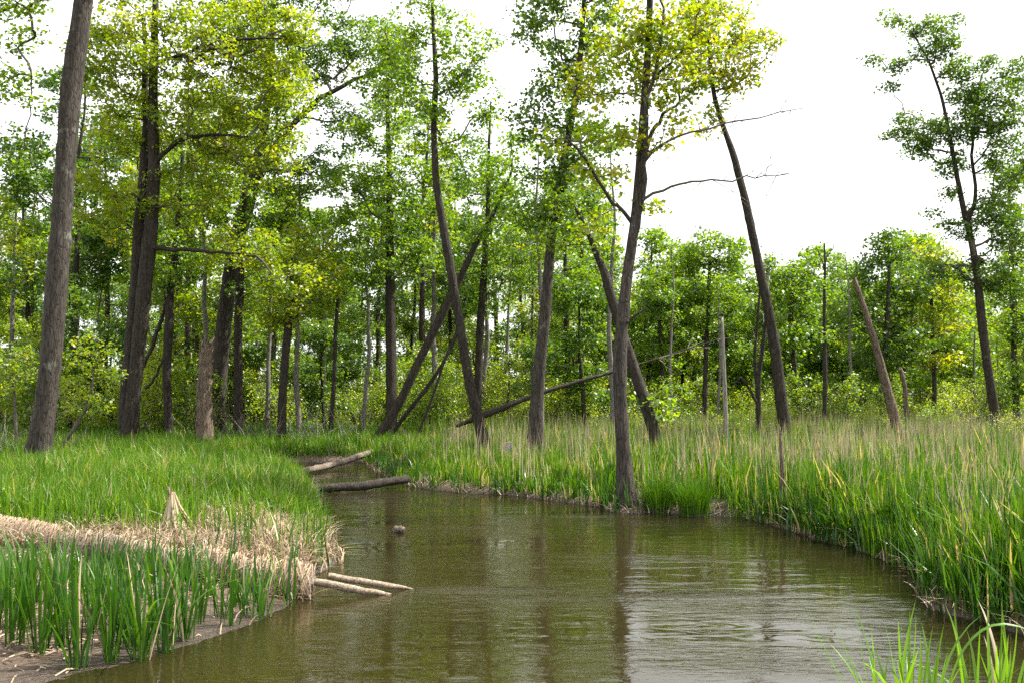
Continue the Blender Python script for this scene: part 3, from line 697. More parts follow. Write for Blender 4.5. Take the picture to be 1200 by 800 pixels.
for (p0, p1), (d0, d1), n, sc, lab in [
    ((-40, 330), (33, 46), 28, (.8, 1.3), 'yellow-green undergrowth shrub'),
    ((330, 700), (35, 50), 34, (.75, 1.2), 'light green undergrowth shrub'),
    ((700, 1240), (38, 56), 50, (.75, 1.15), 'low light shrub behind the marsh'),
    ((740, 1240), (30, 38), 12, (.45, .7), 'small green bush standing in the marsh'),
    ((-60, 1260), (52, 70), 44, (1.1, 1.7), 'large shrub deep in the background')]:
    for i in range(n):
        D = rg.uniform(d0, d1); px = p0 + (p1 - p0) * ((i + rg.uniform(0, 1)) / n)
        place_shrub(rg.choice(KSH), lab + ', ' + between(px), (px - 600) / F * D, D, rg.uniform(0, 6.28), rg.uniform(*sc), lab + ' ' + between(px))
# near bright shrubs by the thick trunk
def stem_shrub(seed, label, D, stem, ell, leafm, size=.075, per=22, rc=.25, dens=7, vb=.6):
    return traced_tree(seed, label, D, stem, ell, leafm, 'bark_thin', name='shrub', cat='shrub', dens=dens, per=per, size=size, rc=rc, base_t=.3, vbias=vb, twig=.004)
stem_shrub(41, 'bright yellow-green bush on a thin leaning stem, just right of the thick grey trunk', 24.5, [(72, 524, 5), (88, 500, 4), (100, 480, 4), (108, 455, 3), (110, 430, 2)],
           [(105, 425, 26, 16), (85, 450, 22, 12), (122, 440, 22, 14), (100, 405, 20, 12), (130, 415, 16, 10), (92, 480, 20, 10), (118, 470, 18, 10), (75, 420, 10, 10)], 'leaf_yellow', vb=.35)
stem_shrub(42, 'bright yellow-green bush at the left picture edge behind the thick grey trunk', 27, [(20, 520, 4), (18, 490, 4), (16, 450, 3), (15, 420, 2)],
           [(15, 425, 24, 14), (32, 440, 14, 12), (8, 455, 20, 12), (28, 410, 14, 8), (-8, 430, 16, 20)], 'leaf_yellow', vb=.35)
stem_shrub(43, 'small bright shrub between the paired dark trunks and the reddish-brown tree', 35, [(180, 500, 3), (182, 470, 3), (184, 440, 2)],
           [(182, 440, 14, 18), (178, 470, 14, 14), (212, 480, 10, 12), (186, 410, 10, 12)], 'leaf_shrub')

stem_shrub(44, 'small bright yellow-green weed in the straw near the tip of the left bank', 13.8, [(299, 625, 1.6), (301, 608, 1.2), (302, 590, .8)], [(302, 596, 9, 9), (294, 608, 8, 8), (309, 610, 8, 7)], 'leaf_yellow', size=.045, per=16, rc=.09, dens=6, vb=.3)
stem_shrub(45, 'pale broad-leaved weed patch in the grass at the far left of the bank', 14.5, [(22, 600, 2), (22, 588, 1.5), (24, 578, 1)], [(20, 584, 22, 9), (48, 588, 16, 8), (0, 580, 14, 10)], 'pale_leaf', size=.07, per=14, rc=.12, dens=5, vb=.5)
# ------------------------------------------------------------------ dead standing wood
def snag(seed, label, D, pts, barkm, name='broken_snag', cat='snag', sides=16, split=3, rough=.07):
    rng = np.random.default_rng(seed)
    P = np.array([W(x, y, D) for x, y, w in pts]); r = np.array([w * .5 * D / F for x, y, w in pts])
    gz = hz(P[0][0], P[0][1]) - .15
    if P[0][2] > gz:
        P = np.vstack([[P[0] + (P[0] - P[1]) / max(.2, (P[1] - P[0])[2]) * (P[0][2] - gz)], P]); r = np.concatenate([[r[0] * 1.1], r])
    base = P[0].copy(); root = thing(name, label, cat, base)
    Q, rr = resample(P - base, r, 26)
    th = np.linspace(0, 2 * np.pi, sides, endpoint=False); fl = rng.normal(0, 1.2 * rough, sides) if sides > 8 else np.zeros(sides)
    a = Acc(); a.tube(Q, rr, sides, rough * .6, rng, rmul=1 + fl[None] + .08 * np.cos(2 * th[None] + np.linspace(0, 4, 26)[:, None]), jag=min(.35, rr[-1] * 1.6) if split else 0)
    link('trunk', a.mesh('trunk', M[barkm]), root)
    for k in range(split):                      # splinters left standing round the break
        an = rng.uniform(0, 6.28); o = np.array([math.cos(an), math.sin(an), 0]) * rr[-1] * .75
        L = rng.uniform(.2, .45) * max(.4, rr[-1] * 3)
        p = Q[-3] + o; s = Acc(); dr = (Q[-1] - Q[-3]); dr /= np.linalg.norm(dr)
        s.tube(np.array([p, p + dr * L * .6, p + dr * L * 1.1 + o * .3]), np.array([rr[-1] * .35, rr[-1] * .25, .006]), 5)
        link('splinter', s.mesh('splinter', M[barkm]), root)
    return root
snag(51, 'thick broken brown stump with a splintered top, standing between the left trunks', 29.5, [(239, 514, 19), (239, 485, 17), (239, 450, 16), (241, 420, 15), (243, 400, 13)], 'bark_snag', split=6, name='broken_snag', sides=24, rough=.09)
snag(52, 'leaning broken snag pointing up left, brown with a sunlit right side, in the right marsh', 31, [(1052, 505, 12), (1046, 480, 11), (1038, 450, 10), (1026, 405, 9), (1014, 365, 7.5), (1001, 328, 6)], 'bark_snag', split=3)
snag(53, 'pale grey dead pole standing upright in the marsh right of the waterside tree', 29, [(851, 525, 5.5), (850, 480, 5.2), (848, 430, 4.8), (846, 372, 3.6)], 'bark_pale', name='dead_pole', cat='dead tree', split=1, rough=.04)
snag(54, 'short brown rotten post at the water edge of the right bank', 16.0, [(918, 615, 13), (918, 590, 10), (917, 560, 6), (915, 520, 4), (914, 500, 2)], 'bark_snag', name='wooden_post', cat='post', split=0, rough=.12, sides=8)
snag(55, 'little dark broken stub poking out of the water beside the waterside tree', 18.2, [(706, 604, 5), (705, 596, 5), (704, 588, 3)], 'bark_dark', name='driftwood_stub', cat='driftwood', split=1, rough=.12, sides=8)
snag(56, 'thin dark snag with broken tip in the right background, left of the yellowish tree', 40, [(1062, 480, 5), (1060, 450, 6), (1055, 430, 4)], 'bark_snag', split=1, sides=8)
def stick(seed, label, segs, D, cat='branch', name='leaning_branch', barkm='bark_dark', twigs=0, dd=0, sides=7):
    rng = np.random.default_rng(seed)
    P = np.array([W(x, y, D + dd * i / (len(segs) - 1)) for i, (x, y, w) in enumerate(segs)]); r = np.array([w * .5 * D / F for x, y, w in segs])
    base = P[0].copy(); q, qr = resample(P - base, r, 18)
    a = Acc(); a.tube(q, qr, sides, .06, rng)
    root = thing(name, label, cat, base)
    link('stem', a.mesh('stem', M[barkm]), root)
    if twigs:
        t_ = Acc()
        for t in range(twigs):
            i = rng.integers(8, 18); L = rng.uniform(.4, 1.3)
            d = q[i] - q[i - 1]; d /= np.linalg.norm(d); d = d + rng.normal(0, .4, 3) + np.array([0, 0, .12]); d /= np.linalg.norm(d)
            tp = np.array([q[i] + d * L * s + rng.normal(0, .05, 3) * s * L for s in (0, .3, .6, 1)])
            t_.tube(tp, np.array([.016, .012, .008, .004]), 4, cap=False)
        link('twigs', t_.mesh('twigs', M['bark_pale']), root, kind='stuff')
    return root
stick(61, 'long dead trunk slanting up behind the centre trees, bare twigs at its tip', [(535, 499, 4), (550, 492, 6), (575, 484, 9), (600, 472, 7), (640, 458, 5.5), (680, 446, 4.5), (720, 435, 4), (760, 424, 2.5), (800, 410, 1.8), (840, 398, 1.2)], 28, 'fallen tree', 'fallen_tree', 'bark_dark', 16, 2)
stick(62, 'thin dark stem leaning right beside the trunk that crosses the straight dark tree', [(455, 514, 5), (478, 482, 5), (500, 455, 5), (520, 425, 4), (535, 395, 3), (545, 370, 2)], 31.5)
stick(63, 'thinnest of the stems leaning right, rising from the grass left of the slim crooked tree', [(487, 512, 3), (500, 485, 3), (512, 450, 3), (520, 425, 3), (536, 385, 2)], 31)
stick(64, 'twisted bare forked bush of dark stems left of the leaning tree', [(888, 506, 7), (889, 470, 7), (888, 445, 6), (893, 415, 5), (897, 380, 4), (900, 350, 3), (896, 320, 1.5)], 30.5, 'dead bush', 'bare_bush', 'bark_dark', 10)
stick(65, 'curved thin branch bending up from the twisted bare bush', [(886, 470, 4), (878, 455, 3), (868, 440, 3), (862, 450, 2), (856, 448, 1.5)], 30.4)
stick(66, 'dark thin bare stem forking left of the twisted bush top', [(887, 452, 4), (884, 420, 4), (886, 395, 3.5), (889, 360, 3), (892, 320, 2)], 30.6)

# ------------------------------------------------------------------ fallen logs
def fallen_log(seed, label, P, r, barkm, sides=12, name='fallen_log', n=28, rough=.06):
    rng = np.random.default_rng(seed); P = np.array(P, float); base = P[0].copy()
    q, qr = resample(P - base, r, n); nz = rng.normal(0, .25 * float(np.mean(r)), q.shape)
    for _ in range(3): nz[1:-1] = (nz[:-2] + nz[1:-1] + nz[2:]) / 3
    q[1:-1] += nz[1:-1]
    a = Acc(); a.tube(q, qr, sides, rough, rng)
    root = thing(name, label, 'log', base); link('bole', a.mesh('bole', M[barkm]), root)
    return root, q + base, qr
fallen_log(71, 'grey fallen log slanting across the back of the cove, the farther of the two', [G(343, 560, .1), G(352, 552, .1), G(385, 545, .12), G(415, 536, .25), G(436, 529, .35)], [.07, .08, .085, .09, .08], 'bark_log')
fallen_log(72, 'darker fallen log lying level across the cove mouth, the nearer of the two', [G(350, 573, .08), G(380, 572, .09), G(430, 568, .12), G(478, 560, .2)], [.07, .09, .10, .09], 'bark_dark')
fallen_log(73, 'small knobbly end of wood sticking out of the water at the cove mouth', [G(366, 582, -.1), G(368, 575, .08), G(371, 569, .14)], [.10, .11, .07], 'bark_dark', 8, 'driftwood_stub', 8, .15)
fallen_log(74, 'little pale-topped stub just breaking the surface in mid-stream', [G(461, 626, -.12), G(466, 621, .02), G(471, 619, .07)], [.07, .08, .045], 'bark_log', 8, 'driftwood_stub', 8, .15)

# ------------------------------------------------------------------ blades
def blades(rng, P, Hh, wid, bend, segs=3, vv=None, az=None, lean=.18, curl=None):
    """grass blades: P (n,3) feet. returns V,Q,v"""
    n = len(P); Hh = np.broadcast_to(Hh, (n,)); wid = np.broadcast_to(wid, (n,)); bend = np.broadcast_to(bend, (n,))
    az = rng.uniform(0, 2 * np.pi, n) if az is None else az
    d = np.stack([np.cos(az), np.sin(az), np.zeros(n)], 1)
    fa = az + rng.normal(np.pi / 2, .7, n); s = np.stack([np.cos(fa), np.sin(fa), np.zeros(n)], 1)
    ln = rng.normal(0, lean, n); Vs = []
    for k in range(segs + 1):
        t = k / segs
        out = (ln * t + bend * t ** 2.2)[:, None] * Hh[:, None]
        up = (t - .42 * np.clip(bend, 0, 2) * t ** 3)[:, None] * Hh[:, None]
        c = P + d * out + np.array([0, 0, 1]) * up
        w = (wid * (1 - t ** 2.5) * .5 + .0006)[:, None]
        Vs += [c - s * w, c + s * w]
    V = np.stack(Vs, 1).reshape(-1, 3); m = 2 * (segs + 1)
    q = np.array([[2 * k, 2 * k + 1, 2 * k + 3, 2 * k + 2] for k in range(segs)])
    Q = (np.arange(n)[:, None, None] * m + q[None]).reshape(-1, 4)
    v = rng.uniform(0, 1, n) if vv is None else vv
    return V, Q, np.repeat(v, m)
def blade_obj(name, parts, mat, kind='stuff', label=None, cat=None, parent=None):
    Vs, Qs, As, o = [], [], [], 0
    for V, Q, v in parts: Vs.append(V); Qs.append(Q + o); As.append(v); o += len(V)
    me = mesh_np(name, np.vstack(Vs), [np.vstack(Qs)], mat, {'v': np.concatenate(As)})
    ob = link(name, me, parent, kind=kind)
    if label: ob['label'] = label
    if cat: ob['category'] = cat
    return ob
rng = np.random.default_rng(5)
def land(n, px, dep, dmin=.12, power=1.0, extra=None):
    """random dry-land feet inside a wedge of the view: px range, depth range"""
    D = dep[0] + (dep[1] - dep[0]) * rng.uniform(0, 1, n) ** power
    x = (rng.uniform(px[0], px[1], n) - 600) / F * D
    P = np.stack([x, D], 1); d = shore_dist(P); k = d > dmin
    if extra is not None: k &= extra(P, d)
    P = P[k]; return np.column_stack([P, height(P) - .01]), d[k]
def tufts(n, px, dep, power, per, spread, extra, hr, wr, vm, dmin=.06, slope=.5, lean=.12, segs=2, bend=.12, keep=None, dryp=.06):
    """clumps of blades: every clump has a height, a colour and a lean of its own"""
    T, d = land(n, px, dep, dmin, power, extra)
    if keep is not None: k = keep(T, d); T = T[k]; d = d[k]
    m = len(T); per_ = rng.integers(per[0], per[1], m); c = np.repeat(np.arange(m), per_); n_ = len(c)
    az = rng.uniform(0, 2 * np.pi, n_); ro = rng.uniform(0, 1, n_) ** .6 * np.repeat(rng.uniform(.5, 1.3, m), per_) * spread
    P = T[c].copy(); P[:, 0] += np.cos(az) * ro; P[:, 1] += np.sin(az) * ro
    ht = rng.uniform(hr[0], hr[1], m) * (1 + .2 * wob(T[:, 0], T[:, 1], .7, 3)) * (.6 + .4 * np.clip(d / .7, 0, 1))
    h = ht[c] * rng.uniform(.45, 1.08, n_)
    v = np.clip((vm + .22 * wob(T[:, 0], T[:, 1], .8, 1) + rng.normal(0, .2, m))[c] + rng.normal(0, .13, n_), 0, .95)
    dry = rng.uniform(0, 1, n_) < (dryp * rng.uniform(0, 2.5, m))[c]; v[dry] = 1
    return blades(rng, P, h, rng.uniform(*wr, n_), np.abs(rng.normal(bend, bend, n_)), segs, v, az=az, lean=lean)
PATCH = [(G(px, py, .38)[:2], r_) for px, py, r_ in [(140, 578, .75), (122, 560, .5), (232, 606, .8), (262, 596, .5), (170, 600, .5), (330, 625, .55), (300, 642, .5), (355, 645, .4), (40, 596, .4), (300, 560, .3)]]
def patchf(P):
    m = np.zeros(len(P))
    for c, r_ in PATCH: m = np.maximum(m, np.clip(1.6 - np.hypot((P[:, 0] - c[0]) , (P[:, 1] - c[1]) * .8) / r_, 0, 1))
    return m * np.clip(.42 + .6 * wob(P[:, 0], P[:, 1], 4, 1), 0, .9)
# left bank lawn of soft grass
def left_only(P, d): return (P[:, 0] < -1.2 - 0.0 * P[:, 1]) & (P[:, 1] > 11.9)
P, d = land(52000, (-60, 420), (11.9, 30), .12, 1.25, left_only)
dens_noise = wob(P[:, 0], P[:, 1], .9, 2.2)
pxs = 600 + P[:, 0] / P[:, 1] * F
lim = np.where(pxs > 215, 15.0, 13.6)
bare = rng.uniform(0, 1, len(P)) < np.clip((lim - P[:, 1]) / 1.3, 0, .95)
patchy = (wob(P[:, 0], P[:, 1], 1.3, 1.2) + .3 * wob(P[:, 0], P[:, 1], 3.3, .2) > .62) & (P[:, 1] < 20)
bare |= rng.uniform(0, 1, len(P)) < patchf(P)
P = P[~bare]; dn = dens_noise[~bare]
patch = np.clip(.5 + .38 * dn + rng.normal(0, .2, len(P)), 0, .93); dead = rng.uniform(0, 1, len(P)) < .02; patch[dead] = 1
left_grass = blades(rng, P, rng.uniform(.22, .52, len(P)) * (1 + .25 * dn), rng.uniform(.012, .024, len(P)), np.abs(rng.normal(.25, .25, len(P))), 2, patch)
P2, d2 = land(26000, (-60, 470), (29, 46), .15, 1, lambda P, d: P[:, 0] < -3.0)
g2 = blades(rng, P2, rng.uniform(.25, .6, len(P2)), rng.uniform(.02, .035, len(P2)), .3, 2, np.clip(rng.normal(.45, .25, len(P2)), 0, 1))
def lb_keep(T, d):
    px = 600 + T[:, 0] / T[:, 1] * F; lim = np.where(px > 215, 14.9, 13.4)
    pt = (wob(T[:, 0], T[:, 1], 1.3, 1.2) + .3 * wob(T[:, 0], T[:, 1], 3.3, .2) > .62) & (T[:, 1] < 20)
    return (rng.uniform(0, 1, len(T)) > patchf(T) * 1.2) & (rng.uniform(0, 1, len(T)) > np.clip((lim - T[:, 1]) / 1.0, 0, .97))
g3 = tufts(4200, (-60, 420), (12, 30), 1.2, (10, 22), .15, left_only, (.3, .72), (.010, .022), .45, keep=lb_keep, lean=.2, bend=.3, dryp=.05)
blade_obj('bank_grass', [left_grass, g2, g3], M['grass'], label='fresh bright green grass covering the left bank', cat='grass')
# centre and right marsh: reeds
def right_only(P, d): return (P[:, 0] > -4.6) & ~((P[:, 0] < 1.0) & (P[:, 1] < 17)) & (P[:, 1] > 8.5)
def marsh_keep(T, d):
    px = 600 + T[:, 0] / T[:, 1] * F
    return ~((T[:, 0] < 2.5) & (T[:, 1] < 15)) & ~((px > 700) & (px < 752) & (T[:, 1] < 18.2)) & ~((px > 752) & (px < 832) & (T[:, 1] < 17.7)) & ~((np.abs(px - 918) < 14) & (T[:, 1] < 16.6)) & (rng.uniform(0, 1, len(T)) < .66 + .4 * wob(T[:, 0], T[:, 1], 1.1, .6))
marshn = tufts(2000, (850, 1300), (8.6, 16), .9, (9, 17), .14, right_only, (.5, 1.12), (.026, .052), .22, keep=lambda T, d: marsh_keep(T, d), dryp=.10, lean=.2, segs=3, bend=.2)
marsh = tufts(4300, (370, 1300), (14, 34), .85, (10, 18), .17, right_only, (.5, 1.05), (.022, .045), .34, lean=.16, keep=lambda T, d: marsh_keep(T, d) & (T[:, 0] >= 1.5), dryp=.09)
marsh2 = tufts(5200, (370, 800), (15, 34), .9, (10, 20), .14, right_only, (.36, .66), (.018, .036), .5, lean=.18, keep=lambda T, d: marsh_keep(T, d) & (T[:, 0] < 1.5), dryp=.05)
P3, d3 = land(36000, (380, 1300), (33, 60), .2, 1, right_only)
m3 = blades(rng, P3, rng.uniform(.4, 1.0, len(P3)) * (1 + .4 * wob(P3[:, 0], P3[:, 1], .55, 1.4)), rng.uniform(.025, .05, len(P3)), .1, 2, np.clip(rng.normal(.6, .25, len(P3)), 0, .95), lean=.1)
blade_obj('marsh_reeds', [marsh, marsh2, marshn, m3], M['grass'], label='dense green reeds and sedge covering the marsh on the far and right banks', cat='reeds')
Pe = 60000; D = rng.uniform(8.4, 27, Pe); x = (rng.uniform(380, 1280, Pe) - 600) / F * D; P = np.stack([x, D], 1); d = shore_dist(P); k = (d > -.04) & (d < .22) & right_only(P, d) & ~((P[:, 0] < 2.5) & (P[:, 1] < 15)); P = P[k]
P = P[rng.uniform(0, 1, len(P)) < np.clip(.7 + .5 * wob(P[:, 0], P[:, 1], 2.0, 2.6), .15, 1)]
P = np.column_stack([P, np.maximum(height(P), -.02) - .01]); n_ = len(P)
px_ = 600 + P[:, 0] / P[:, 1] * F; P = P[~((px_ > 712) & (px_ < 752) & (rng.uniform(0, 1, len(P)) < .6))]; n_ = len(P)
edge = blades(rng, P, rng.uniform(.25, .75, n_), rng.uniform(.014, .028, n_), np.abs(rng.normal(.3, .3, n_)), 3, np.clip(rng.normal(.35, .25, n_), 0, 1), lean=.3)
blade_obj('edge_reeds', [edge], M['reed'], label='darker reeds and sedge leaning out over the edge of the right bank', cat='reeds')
# dry stalks among them
P, d = land(42000, (500, 1290), (10, 44), .3, .85, right_only)
cl = wob(P[:, 0], P[:, 1], 1.6, 5) + .25 * rng.normal(0, 1, len(P)); P = P[(cl + .5 * wob(P[:, 0], P[:, 1], .45, 2) > np.where(P[:, 0] / P[:, 1] > .3, .3, .45)) & (P[:, 0] > -2)]
dry = blades(rng, P, rng.uniform(.6, 1.35, len(P)), rng.uniform(.008, .02, len(P)), np.abs(rng.normal(.03, .1, len(P))), 2, np.clip(rng.normal(.5, .25, len(P)), 0, 1), lean=.07)
blade_obj('dry_reed_stalks', [dry], M['drystalk'], label='tan dead reed stalks from last year standing among the green marsh reeds', cat='dead reeds')
# flattened straw along every shore and behind the big log
Pn = 60000
D = rng.uniform(7.2, 30, Pn); x = (rng.uniform(-40, 1280, Pn) - 600) / F * D; P = np.stack([x, D], 1); d = shore_dist(P)
k = ((x < -1) | (rng.uniform(0, 1, Pn) < .55)) & (d > -.10) & (d < .5 + .8 * (P[:, 0] < -1)) & (rng.uniform(0, 1, Pn) < np.exp(-np.maximum(d, 0) / (.28 + .5 * (P[:, 0] < -1)))) & ~((P[:, 1] < 10.2) & (P[:, 0] < -1) & (rng.uniform(0, 1, Pn) < .985))
P = P[k]; P = np.column_stack([P, np.maximum(height(P), 0) + .01])
st = blades(rng, P, rng.uniform(.08, .34, len(P)) * np.where(P[:, 0] < -1, .75, 1), rng.uniform(.008, .016, len(P)), rng.uniform(.5, 1.3, len(P)), 3, np.clip(rng.normal(.45, .28, len(P)), 0, 1), lean=.5)
P4, d4 = land(15000, (-40, 400), (11.4, 20), .05, 1.6, lambda P, d: (P[:, 0] < -1.2) & (d > .02) & ((P[:, 1] < 14.3) | (wob(P[:, 0], P[:, 1], 1.3, 1.2) + .3 * wob(P[:, 0], P[:, 1], 3.3, .2) > .60)))
st2 = blades(rng, P4, rng.uniform(.12, .35, len(P4)), rng.uniform(.008, .016, len(P4)), rng.uniform(.4, 1.3, len(P4)), 3, np.clip(rng.normal(.45, .28, len(P4)), 0, 1), lean=.5)
P6, d6 = land(40000, (-40, 420), (11.0, 20), .05, 1.3, lambda P, d: (P[:, 0] < -1.2))
P6 = P6[rng.uniform(0, 1, len(P6)) < patchf(P6) * .8]
st3 = blades(rng, P6, rng.uniform(.1, .34, len(P6)), rng.uniform(.009, .018, len(P6)), rng.uniform(.2, 1.2, len(P6)), 3, np.clip(rng.normal(.6, .28, len(P6)), 0, 1), lean=.5)
blade_obj('straw_litter', [st, st2, st3], M['straw'], label='pale flattened dead grass littering the edges of both banks', cat='dead grass')
# broken bits of stalk and bark lying on the mud
nb = 1300; D = rng.uniform(7.2, 11.3, nb); x = (rng.uniform(-60, 380, nb) - 600) / F * D; P = np.stack([x, D], 1); d = shore_dist(P); P = P[(d > .05) & (rng.uniform(0, 1, nb) < np.clip(d * 1.1, .08, 1))]; nb = len(P)
az = rng.uniform(0, np.pi, nb); L = rng.uniform(.04, .22, nb); dv = np.stack([np.cos(az), np.sin(az)], 1); sv = np.stack([-dv[:, 1], dv[:, 0]], 1); wd = rng.uniform(.002, .0055, nb)
h0 = height(P - dv * L[:, None] / 2) + .008; h1 = height(P + dv * L[:, None] / 2) + .008; hm = height(P) + .014 + rng.uniform(0, .02, nb)
pts_ = []
for t_, h_ in ((-.5, h0), (0, hm), (.5, h1)):
    for sg in (-1, 1): pts_.append(np.column_stack([P + dv * (L * t_)[:, None] + sv * (wd * sg)[:, None], h_ + .004 * sg]))
qd = np.array([[0, 1, 3, 2], [2, 3, 5, 4]])
blade_obj('mud_litter', [(np.stack(pts_, 1).reshape(-1, 3), (np.arange(nb)[:, None, None] * 6 + qd[None]).reshape(-1, 4), np.repeat(np.clip(rng.normal(.15, .25, nb), 0, 1), 6))], M['straw'], label='broken straw and stalk litter lying on the brown mud', cat='litter')
# sparse green among the litter behind the log
P5, d5 = land(2200, (-40, 400), (12.0, 14.5), .05, 1, lambda P, d: (P[:, 0] < -1.2) & ((P[:, 0] / P[:, 1] * F + 600 < 235) | (rng.uniform(0, 1, len(P)) < .4)))
g5 = blades(rng, P5, rng.uniform(.25, .6, len(P5)), rng.uniform(.012, .02, len(P5)), np.abs(rng.normal(.1, .2, len(P5))), 3, np.clip(rng.normal(.5, .25, len(P5)), 0, .9), lean=.15)
blade_obj('sprouting_sedge', [g5], M['grass'], label='green sedge shoots sprouting through the straw behind the big log', cat='sedge')

# ------------------------------------------------------------------ the straw-covered log
zA = [(-90, 612, 12.3, .40), (0, 622, 11.9, .40), (60, 630, 11.6, .38), (130, 638, 11.3, .34), (200, 650, 11.0, .27), (260, 664, 10.8, .22), (320, 676, 10.65, .20), (365, 682, 10.6, .17)]
LP = [W(x, y + 6, D) for x, y, D, z in zA]
lg, q, qr = fallen_log(81, 'long half-buried log draped with dead straw, running from the left edge into the water', LP, [.22, .21, .19, .15, .13, .13, .17, .14], 'bark_log', 14, n=40)
def drape(q, qr, n, L, w=(.006, .013), sd=3, sk=.35):
    r = np.random.default_rng(sd); i = r.integers(0, len(q) - 1, n); t = r.uniform(0, 1, n)[:, None]
    c = q[i] * (1 - t) + q[i + 1] * t; rad = qr[i]
    sgn = np.where(r.uniform(0, 1, n) < .72, -1, 1); l = r.uniform(*L, n) * np.where(r.uniform(0, 1, n) < .78, .38, 1); wd = r.uniform(*w, n)
    ax = (q[i + 1] - q[i]); ax /= np.linalg.norm(ax, axis=1)[:, None]
    sl = r.normal(0, sk, n); start = r.uniform(-.5, .7, n); Vs = []
    for k in range(5):
        a = start + k * .42; rr = rad + .01 + .05 * r.uniform(0, 1, n) ** 2 * (1 if sk < .5 else 1.8)
        over = np.clip(a, -9, 1.5); drop = np.maximum(a - 1.5, 0) + np.maximum(k - 2, 0) * .0
        s_ = sgn * np.sin(over) * rr * 1.05; z = np.cos(over) * rr
        down = (k / 4) ** 2 * l
        p = c + np.stack([0 * s_, s_, z - np.where(a > .7, down, down * .3)], 1) + ax * (sl * l * k / 4)[:, None]
        p[:, 2] = np.maximum(p[:, 2], .004)
        ww = (wd * (1 - (k / 4) ** 3) + .001)[:, None]; Vs += [p - ax * ww * .5, p + ax * ww * .5]
    V = np.stack(Vs, 1).reshape(-1, 3)
    qd = np.array([[2 * k, 2 * k + 1, 2 * k + 3, 2 * k + 2] for k in range(4)])
    Q = (np.arange(n)[:, None, None] * 10 + qd[None]).reshape(-1, 4)
    return V, Q, np.repeat(np.clip(r.normal(.55, .27, n), 0, 1), 10)
base = np.array(lg.location)
V, Q, v = drape(q[:17], qr[:17], 2000, (.08, .45), sd=3); V2, Q2, v2 = drape(q[29:], qr[29:] * rng.uniform(.6, 1.3, len(qr[29:])), 560, (.05, .34), sd=4, sk=1.1)
V3, Q3, v3 = drape(q[17:30], qr[17:30], 170, (.08, .25), sd=6)
blade_obj('straw_cover', [(V - base, Q, v), (V2 - base, Q2, v2), (V3 - base, Q3, v3)], M['straw'], parent=lg)
fallen_log(82, 'bare pale pole jutting right from the end of the straw-covered log, the longer farther one', [G(385, 674, .18), G(420, 680, .12), G(455, 686, .06), G(484, 690, -.01)], [.035, .036, .032, .012], 'bark_pole', 10, rough=.02)
fallen_log(83, 'bare pale pole at the end of the straw-covered log, the shorter nearer one', [G(370, 681, .15), G(400, 687, .10), G(430, 692, .05), G(460, 697, -.02)], [.04, .044, .036, .018], 'bark_pole', 10, rough=.02)
fallen_log(84, 'grey forked stick resting on top of the straw-covered log', [W(95, 640, 11.3), W(150, 645, 11.1), W(190, 646, 11.0), W(232, 641, 11.0)], [.03, .04, .035, .012], 'bark_log', 8, 'driftwood_stick', 14)
# straw-hung stake
sb = G(203, 628, .36); root = thing('straw_mound', 'pointed stake hung with pale straw like a little tent, behind the big log', 'straw mound', sb)
a = Acc(); a.tube(np.array([(0, 0, -.1), (.0, 0, .25), (-.03, 0, .48), (-.075, 0, .62)]), np.array([.05, .04, .03, .012]), 8, .1, rng); link('stake', a.mesh('stake', M['bark_snag']), root)
n = 520; an = rng.uniform(0, 6.28, n); rad = rng.uniform(.12, .34, n) * (1 + .3 * np.cos(an)); t0 = rng.uniform(.2, 1, n); Vs = []
wd = rng.uniform(.008, .016, n)
for k in range(5):
    t = k / 4; rr = rad * (t ** 1.3) + .03; z = (.50 * t0 + .05) * (1 - t) ** 1.25 + .01
    rr = rr * np.where(t0 > .6, 1, .6 + .4 * t) + (1 - t0) * .1
    p = np.stack([np.cos(an + .2 * t) * rr - .02 * (1 - t), np.sin(an + .2 * t) * rr, z], 1); s = np.stack([-np.sin(an), np.cos(an), 0 * an], 1) * (wd * (1 - t ** 3) + .002)[:, None]
    Vs += [p - s, p + s]
qd = np.array([[2 * k, 2 * k + 1, 2 * k + 3, 2 * k + 2] for k in range(4)])
blade_obj('straw_hanging', [(np.stack(Vs, 1).reshape(-1, 3), (np.arange(n)[:, None, None] * 10 + qd[None]).reshape(-1, 4), np.repeat(np.clip(rng.normal(.7, .2, n), 0, 1), 10))], M['straw'], parent=root)

# ------------------------------------------------------------------ reed clumps with leaves one by one
LEAF = []
for i in range(12):
    r_ = np.random.default_rng(300 + i); n = 9
    bend = [.04, .08, .12, .05, .2, .1, .3, .02, .15, .06, .75, .09][i]; t = np.linspace(0, 1, n)
    c = np.stack([.10 * t + bend * t ** 2.6, .03 * np.sin(t * 3 + i) * t, t - .45 * bend * t ** 3.5], 1)
    w = .5 * (.45 + .55 * np.minimum(1, t * 4)) * (1 - t ** 3.2) + .002
    tw = .6 * t * r_.uniform(-1, 1); s = np.stack([np.sin(tw) * 1, np.cos(tw), 0 * t], 1); fold = np.stack([-np.ones(n) * .35, 0 * t, 0 * t], 1)
    WD = .028
    V = np.stack([c - s * w[:, None] * WD, c + fold * w[:, None] * WD, c + s * w[:, None] * WD], 1).reshape(-1, 3)
    Q = []
    for k in range(n - 1): Q += [[3 * k, 3 * k + 1, 3 * k + 4, 3 * k + 3], [3 * k + 1, 3 * k + 2, 3 * k + 5, 3 * k + 4]]
    vv = np.full(len(V), r_.uniform(.2, .85))
    LEAF.append((V, np.array(Q), vv))
LM = [mesh_np('leaf', V, [Q], M['reed'], {'v': v}) for V, Q, v in LEAF]
LMB = [mesh_np('leaf', V, [Q], M['reed_bright'], {'v': v}) for V, Q, v in LEAF]
LMD = [mesh_np('leaf', V, [Q], M['straw'], {'v': v * .6 + .4}) for V, Q, v in LEAF]
